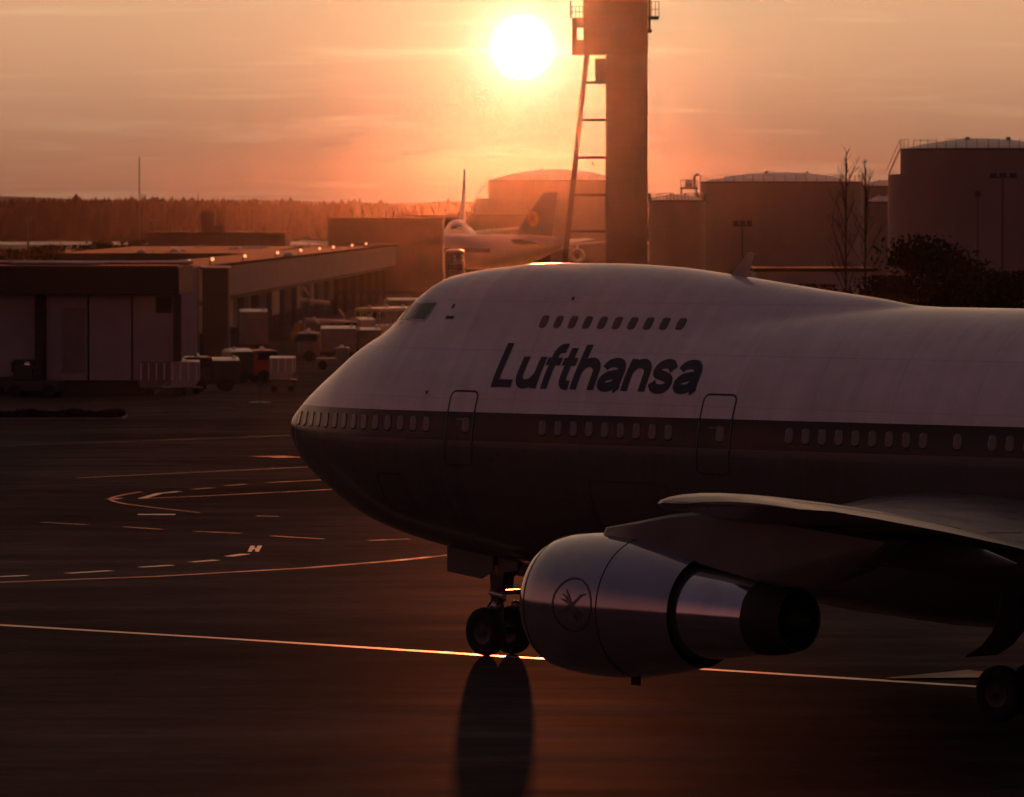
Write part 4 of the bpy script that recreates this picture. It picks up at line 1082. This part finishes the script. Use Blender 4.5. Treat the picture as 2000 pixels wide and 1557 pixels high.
def box_truck(px, py, L, Hh, label, m, rz=0.0, cabm=None, flip=1):
    o = place('box_truck', px, py, label, 'truck', rz)
    MB().rbox((flip * .8, 0, .75 + (Hh - .75) / 2), (L - 1.9, 2.3, Hh - .75), .06).build('cargo_box', m, o)
    MB().rbox((-flip * (L / 2 - .85), 0, 1.35), (1.7, 2.1, 1.7), .18).build('cab', cabm or m, o)
    MB().rbox((-flip * (L / 2 - .75), 0, 1.8), (1.55, 2.14, .6), .1).build('cab_window', M_GLASS, o)
    MB().box((0, 0, .6), (L - .2, 1.2, .25)).build('chassis', M_STEEL, o)
    arch_roof(o, flip * .8, L - 2.0, 2.24, Hh + .004, .2)
    wheels(o, (-L / 2 + .9, L / 2 - 1.0), .95, .45)
    glint_dome(o, -flip * (L / 2 - .8), 0, 2.2); glint_dome(o, flip * (L / 2 - .5), -.5, Hh + .13, .13)
    return o
def bus(px, py, L, label, rz):
    o = place('apron_bus', px, py, label, 'bus', rz)
    MB().rbox((0, 0, .85), (L, 2.5, 1.1), .12).build('lower_body', M_VWHITE, o)
    MB().rbox((0, 0, 2.75), (L, 2.5, .35), .12).build('roof', M_VWHITE, o)
    n = int(L / 1.1)
    for s in (-1, 1):
        for i in range(n + 1):
            x = -L / 2 + .06 + (L - .12) * i / n; MB().box((x, s * 1.18, 2.0), (.12, .1, 1.25)).build('window_post', M_VWHITE, o)
    for sx in (-1, 1):
        for y in (-.4, .4): MB().box((sx * (L / 2 - .06), y, 2.0), (.1, .1, 1.25)).build('window_post', M_VWHITE, o)
    wheels(o, (-L / 2 + 1.6, L / 2 - 1.6), 1.05, .48)
    for xx in (-L / 2 + .6, 0, L / 2 - .6): glint_dome(o, xx, 0, 2.92)
    MB().box((-L / 2 - .02, .8, .8), (.06, .3, .2)).build('headlight', M_ALU, o); MB().box((-L / 2 - .02, -.8, .8), (.06, .3, .2)).build('headlight', M_ALU, o)
    return o
def container_dolly(px, py, W_, Hh, label, m, rz=0.0, hd=.55, group='cargo containers on dollies'):
    o = place('cargo_container', px, py, label, 'container', rz, group)
    z = hd + .02
    MB().prism([(-W_ / 2, z), (W_ / 2 - .35, z), (W_ / 2, z + .45), (W_ / 2, z + Hh), (-W_ / 2, z + Hh)], -.75, .75).build('container_body', m, o)
    for x in np.linspace(-W_ / 2 + .1, W_ / 2 - .15, 4): MB().box((x, -.765, z + Hh / 2 + .2), (.07, .03, Hh - .5)).build('container_rib', M_ALU, o)
    MB().prism([(-.77 + 1.54 * i / 10, z + Hh + .004 + .12 * (1 - (2 * i / 10 - 1) ** 2)) for i in range(11)], -W_ / 2, W_ / 2, 'yz').build('container_lid', M_ALU, o, smooth=True, angle=30)
    return o
def dolly(px, py, W_, hd, label, rz=0.0):
    o = place('cargo_dolly', px, py, label, 'dolly', rz, 'cargo dollies')
    MB().rbox((0, 0, hd - .06), (W_ + .1, 1.6, .12), .02).build('deck', M_STEEL, o)
    wheels(o, (-W_ / 2 + .3, W_ / 2 - .3), .6, .2, .14)
    MB().bar((-W_ / 2, 0, .3), (-W_ / 2 - .8, 0, .2), .07, .07).build('tow_bar', M_STEEL, o)
    fr_ = MB()
    for x in (-W_ / 2 + .1, W_ / 2 - .1):
        for y in (-.7, .7): fr_.bar((x, y, .2), (x, y, hd - .1), .07, .07)
    fr_.build('frame', M_STEEL, o)
    return o
def tug(px, py, label, m, rz=0.0, s=1.0):
    o = place('tow_tractor', px, py, label, 'tractor', rz, 'tow tractors'); o.scale = (s, s, s)
    MB().rbox((0, 0, .62), (3.0, 1.6, .65), .1).build('body', m, o)
    MB().rbox((.55, 0, 1.35), (1.1, 1.4, .85), .1).build('cab', m, o); MB().rbox((.5, 0, 1.42), (1.14, 1.3, .5), .06).build('cab_window', M_GLASS, o)
    MB().box((1.55, 0, .45), (.15, 1.4, .3)).build('bumper', M_STEEL, o)
    wheels(o, (-1.0, 1.0), .75, .38); glint_dome(o, .5, 0, 1.78)
    return o
def belt_loader(px, py, label, rz, z0, z1, Lb):
    o = place('belt_loader', px, py, label, 'belt loader', rz)
    MB().rbox((0, 0, .7), (4.2, 1.7, .55), .08).build('chassis', M_VYELLOW, o)
    MB().rbox((-1.3, .5, 1.35), (1.0, .7, .9), .08).build('cab', M_VYELLOW, o)
    b_ = MB().bar((-Lb / 2, 0, z0), (Lb / 2, 0, z1), .9, .22).build('conveyor', M_VGREY, o)
    MB().bar((-Lb / 2, -.46, z0 + .2), (Lb / 2, -.46, z1 + .2), .05, .08).build('hand_rail', M_ALU, b_)
    for x in (-.9, .9):
        zz = z0 + (z1 - z0) * (x / Lb + .5); MB().bar((x - .2, 0, .95), (x, 0, zz - .1), .12, .12).build('lift_arm', M_STEEL, o)
    wheels(o, (-1.4, 1.4), .8, .36); glint_dome(o, -1.3, .5, 1.8)
    return o
dolly(322, 772, 2.7, .5, 'low dolly under the left pale container pair'); container_dolly(300, 772, 1.7, 1.55, 'pale square container nearest the terminal wall', M_VGREY, 0, .5)
container_dolly(362, 772.5, 1.75, 1.55, 'pale container with sloped end, second from the terminal wall', M_VWHITE, 0, .5)
dolly(365, 770, 1.8, .45, 'low dolly under the sloped pale container')
box_truck(415, 764, 3.6, 1.95, 'short dark van right behind the pale containers', M_VDARK, .15, M_VDARK)
box_truck(486, 748, 3.4, 2.1, 'dark boxy van between the containers and the lone cart', M_VDARK, .35, M_VRED, -1)
dolly(552, 765, 1.65, .78, 'high legged dolly standing alone near the nose'); container_dolly(552, 765, 1.6, 1.32, 'lone pale container with shining lid near the nose', M_VWHITE, 0, .78)
tug(25, 772, 'dark tow tractor against the terminal wall at far left', M_VDARK, .1, 1.25)
tug(70, 776, 'second dark tow tractor beside the terminal pillar', M_VDARK, 2.9, 1.1)
def flat_trailer():
    o = place('flat_trailer', 165, 770, 'low flat trailer with rusty side in front of the terminal', 'trailer')
    MB().rbox((0, 0, .5), (4.6, 1.8, .2), .03).build('deck', M_VYELLOW, o); wheels(o, (-1.6, 1.6), .7, .24, .18)
    for x, h_ in ((-1.6, .7), (-.5, .5), (.7, .85), (1.7, .45)): MB().rbox((x, .1, .61 + h_ / 2), (.9, .9, h_), .05).build('crate', M_VDARK, o)
flat_trailer()
box_truck(640, 706, 4.6, 2.5, 'pale box truck with shining roof beside the nose slope', M_VGREY, .05, M_VGREY)
box_truck(700, 700, 3.6, 2.2, 'dark van half hidden by the nose slope', M_VDARK, .2, M_VDARK)
tug(655, 722, 'small tractor with bright flat bonnet in front of the pale box truck', M_VGREY, .0, .9)
belt_loader(634, 690, 'belt loader with long sloping conveyor above the box truck', .02, 2.62, 2.45, 3.2)
belt_loader(615, 672, 'farther belt loader with tilted conveyor and raised arms', .0, 3.75, 3.45, 2.6)
bus(755, 665, 8.0, 'apron bus with sunlit windows seen through, behind the cockpit', 1.15)
box_truck(690, 678, 3.4, 2.3, 'white van with bright windscreen beside the apron bus', M_VWHITE, .5, M_VWHITE)
box_truck(790, 652, 7.0, 3.15, 'tall catering truck behind the apron bus', M_VGREY, .2, M_VWHITE)
box_truck(475, 690, 4.2, 3.35, 'box truck parked in the shade under the pier', M_VGREY, .1, M_VDARK)
def strut_post(px, py, dx, dz, Y, label):
    pass
def marker_stand():
    o = place('marker_stand', 507, 788, 'thin post on a flat round foot standing on the apron', 'stand')
    MB().lathe([(0, .7), (.06, .68), (.12, .2), (.2, .06)], (0, 0, 0), (0, 0, 1), 20).build('foot', M_STEEL, o)
    MB().tube((0, 0, .15), (0, 0, 1.3), .045).build('post', M_STEEL, o); MB().rbox((0, -.03, 1.2), (.35, .04, .3), .01).build('plate', M_VDARK, o)
marker_stand()
# crane arms glinting above the trucks
def hoist(px0, py0, px1, py1, Y, label):
    o = empty('hoist_arm_cart', (wx(px1, Y), Y, 0)); tag(o, label, 'hoist')
    zt3, zb3 = wz(py0, Y), wz(py1, Y)
    MB().rbox((.2, 0, .45), (1.6, 1.2, .5), .06).build('cart', M_STEEL, o); wheels(o, (-.4, .8), .5, .22, .15)
    MB().bar((0, 0, .7), (0, 0, zb3), .14, .14).build('column', M_STEEL, o)
    MB().bar((0, 0, zb3), (wx(px0, Y) - wx(px1, Y), -.1, zt3), .16, .12).build('arm', M_ALU, o)
hoist(593, 561, 603, 575, 520, 'hoist cart with glinting arm raised highest behind the trucks')
hoist(613, 619, 623, 632, 480, 'hoist cart with glinting arm just above the long conveyor')
hoist(662, 604, 672, 617, 540, 'hoist cart with glinting arm left of the apron bus')
# mobile lounge seen head on under the far jumbo
def mobile_lounge():
    Y = 640.0; o = empty('mobile_lounge', (wx(888, Y), Y, 0)); tag(o, 'pale rounded vehicle with rows of added chrome domes for sun glints below the far jumbo', 'vehicle')
    z1, z0 = wz(487, Y), .8
    MB().rbox((0, 1.5, (z1 + z0) / 2), (2.1, 3.2, z1 - z0), .45).build('body', M_VGREY, o); wheels(o, (-.75, .75), 1.0, .45)
    for x, zs in ((-.85, (500, 506)), (0, (500, 507, 515)), (.85, (501, 507))):
        for py in zs: MB().lathe([(0, .16), (.08, .14), (.13, .02)], (x, -.12, wz(py, Y)), (0, -1, .25), 12).build('lamp', M_CHROME, o, smooth=True)  # metal domes added where sun glints sit on the front
    MB().rbox((0, -.12, wz(522, Y)), (1.5, .06, .6), .02).build('windscreen', M_GLASS, o)
mobile_lounge()
def tanker(px, Y, label):
    o = empty('fuel_truck', (wx(px, Y), Y, 0), .1); tag(o, label, 'truck')
    MB().lathe([(-2.6, .1), (-2.55, 1.0), (2.55, 1.0), (2.6, .1)], (.6, 0, 1.9), (1, 0, 0), 24).build('tank_body', M_VGREY, o, smooth=True, angle=40)
    MB().rbox((-3.0, 0, 1.5), (1.6, 2.2, 1.9), .15).build('cab', M_VDARK, o); MB().rbox((-3.05, 0, 1.95), (1.6, 2.24, .6), .08).build('cab_window', M_GLASS, o)
    MB().box((0, 0, .65), (7.2, 1.1, .25)).build('chassis', M_STEEL, o); wheels(o, (-2.9, 1.2, 2.4), .95, .48)
tanker(1958, 330, 'dark fuel truck behind the fuselage at the right edge')

# low kerbed planting strip at far left
def plant_strip():
    x0, y0 = gnd(-60, 822); x1, _ = gnd(237, 822)
    o = empty('planting_strip', ((x0 + x1) / 2, y0 + 3, 0)); tag(o, 'low dark planted island on the apron at far left', 'planting')
    MB().rbox((0, 0, .075), (x1 - x0, 5, .15), .03).build('kerb', M_CONC, o)
    vs, fs = [], []
    for i in range(2600):
        x, y = random.uniform(-(x1 - x0) / 2 + .2, (x1 - x0) / 2 - .2), random.uniform(-2.2, 2.2); h_ = random.uniform(.1, .3) * (1 + .5 * math.sin(x * 1.3) ** 2); a = random.random() * 6.3; s = random.uniform(.08, .2)
        b = len(vs); vs += [(x - s * math.cos(a), y - s * math.sin(a), .15), (x + s * math.cos(a), y + s * math.sin(a), .15), (x + random.uniform(-.1, .1), y + random.uniform(-.1, .1), .15 + h_)]; fs.append((b, b + 1, b + 2))
    g_ = MB().add(vs, fs).build('ground_cover', M_LEAF, o, recalc=False); g_['kind'] = 'stuff'
plant_strip()

# ------------------------------------------------------------------ trees and shrubs
def leafy_tree(px, Y, Hh, Rr, label, m, n=1500, name='leafy_tree', group='trees in front of the tanks', trunk=.28, leaf=.28, cat='tree'):
    o = empty(name, (wx(px, Y), Y, 0)); tag(o, label, cat, group)
    tk = MB().tube((0, 0, 0), (.1, 0, Hh * .45), trunk, trunk * .7, 10)
    tips = []
    for k in range(9):
        a = k * 2.4 + random.random(); z0_ = Hh * random.uniform(.2, .5); e = Vector((math.cos(a) * Rr * random.uniform(.4, .8), math.sin(a) * Rr * random.uniform(.4, .8), Hh * random.uniform(.5, .9)))
        tk.tube((.05, 0, z0_), e, trunk * .4, trunk * .1, 6); tips.append(e)
    tk.tube((.1, 0, Hh * .44), (0, 0, Hh * .95), trunk * .68, trunk * .12, 8); tips.append(Vector((0, 0, Hh * .88)))
    tk.build('trunk', M_BARK, o, smooth=True)
    vs, fs = [], []
    for i in range(n):
        c = random.choice(tips); d = Vector((random.gauss(0, 1), random.gauss(0, 1), random.gauss(0, .85))) * Rr * .3
        p = c + d; p.z = max(Hh * .1, min(Hh * 1.02, p.z)); s = leaf * random.uniform(.6, 1.5)
        u = Vector((random.gauss(0, 1), random.gauss(0, 1), random.gauss(0, 1))).normalized(); v = u.orthogonal().normalized()
        b = len(vs); vs += [p - u * s, p + v * s * .6, p + u * s, p - v * s * .6]; fs.append((b, b + 1, b + 2, b + 3))
    MB().add([tuple(q) for q in vs], fs).build('crown', m, o, recalc=False)
    return o
for px, Y, h_, r, lb, m in ((1590, 470, 5.6, 2.6, 'small round tree left of the two bare trees', M_LEAF2), (1735, 455, 6.4, 2.0, 'dark tree just right of the bare trees', M_LEAF), (1800, 440, 9.4, 2.6, 'tallest dark leafy tree in front of the tallest tank', M_LEAF),
                            (1872, 430, 8.4, 2.4, 'broad dark tree right of the tallest leafy tree', M_LEAF2), (1930, 415, 7.0, 2.2, 'lower dark tree near the right edge', M_LEAF), (1990, 425, 7.0, 3.0, 'dark tree cut by the right edge', M_LEAF2)):
    leafy_tree(px, Y, h_, r, lb, m, 2200, leaf=.2)
def bare_tree(px, Y, Hh, label, spread):
    o = empty('bare_tree', (wx(px, Y), Y, 0)); tag(o, label, 'tree', 'bare trees in front of the tanks')
    t = MB(); tw = MB()
    def br(p, d, l, r, lev):
        q = p + d * l; (t if lev < 2 else tw).tube(p, q, r, r * .6, 8 if lev < 2 else 4, False)
        if lev >= 3: return
        for k in range(5 if lev else 16):
            f = random.uniform(.3, 1) if lev else .25 + .75 * k / 16
            nd = (d + Vector((random.uniform(-1, 1), random.uniform(-1, 1), random.uniform(.1, .6))) * spread).normalized()
            br(p + d * l * f, nd, l * (random.uniform(.32, .5) if lev else random.uniform(.2, .34) * (1.25 - f)), r * (.42 if lev else .45), lev + 1)
    br(Vector((0, 0, 0)), Vector((0, 0, 1)), Hh, .11, 0)
    t.build('trunk', M_BARK, o); tag(tw.build('twigs', M_BARK, o, recalc=False), kind='stuff')
bare_tree(1652, 500, wz(315, 500), 'taller bare tree right of the middle tank', .75)
bare_tree(1690, 520, wz(328, 520), 'shorter bare tree beside the taller bare one', .8)
for i, (px, h_, r, w_) in enumerate(((20, 4.2, 2.2, 'leftmost'), (75, 4.6, 2.6, 'second'), (105, 4.8, 2.8, 'third'), (170, 5.0, 3.0, 'fourth'), (200, 5.6, 3.0, 'fifth'), (232, 4.6, 2.6, 'sixth'), (262, 5.8, 2.6, 'rightmost'))):
    leafy_tree(px, 1130 + 12 * (i % 3), h_, r, w_ + ' dark shrub along the field behind the terminal roof', M_LEAF, 500, 'field_shrub', 'shrubs along the field', .12, .45, 'shrub')

# birds
def bird(px, py, Y, s, label, rz):
    o = MB().add([(-1, 0, .25), (-.45, -.12, .12), (0, -.2, 0), (.45, -.12, .12), (1, 0, .25), (.45, .14, .1), (0, .28, -.03), (-.45, .14, .1), (0, 0, -.1), (0, 0, .06)],
                 [(0, 1, 7), (1, 2, 9, 7), (2, 3, 5, 9), (3, 4, 5), (9, 5, 6), (9, 6, 7), (2, 8, 6, 7, 1), (2, 3, 5, 6, 8)]).build('flying_bird', M_FEATHER)
    o.location = (wx(px, Y), Y, wz(py, Y)); o.scale = (s, s, s); o.rotation_euler = (.2, rz, rz); tag(o, label, 'bird', 'birds in the sky')
bird(864, 283, 420, .2, 'tiny bird in the open sky left of the tower', 0.0)
bird(1158, 321, 420, .24, 'tiny bird between the ladder frame and the tower shaft', .9)

# ------------------------------------------------------------------ haze
hz = bpy.data.materials.new('haze_air'); hz.use_nodes = True
hn, hl = hz.node_tree.nodes, hz.node_tree.links; hn.clear()
ho = hn.new('ShaderNodeOutputMaterial'); hv = hn.new('ShaderNodeVolumePrincipled')
hv.inputs['Color'].default_value = (.95, .92, .9, 1); hv.inputs['Density'].default_value = HAZE_DENSITY; hv.inputs['Anisotropy'].default_value = HAZE_G
hl.new(hv.outputs[0], ho.inputs['Volume'])
hb = MB().box((0, 1320, 16.2), (7000, 3560, 34.4)).build('haze', hz); tag(hb, 'thin evening haze over the airfield', kind='stuff')
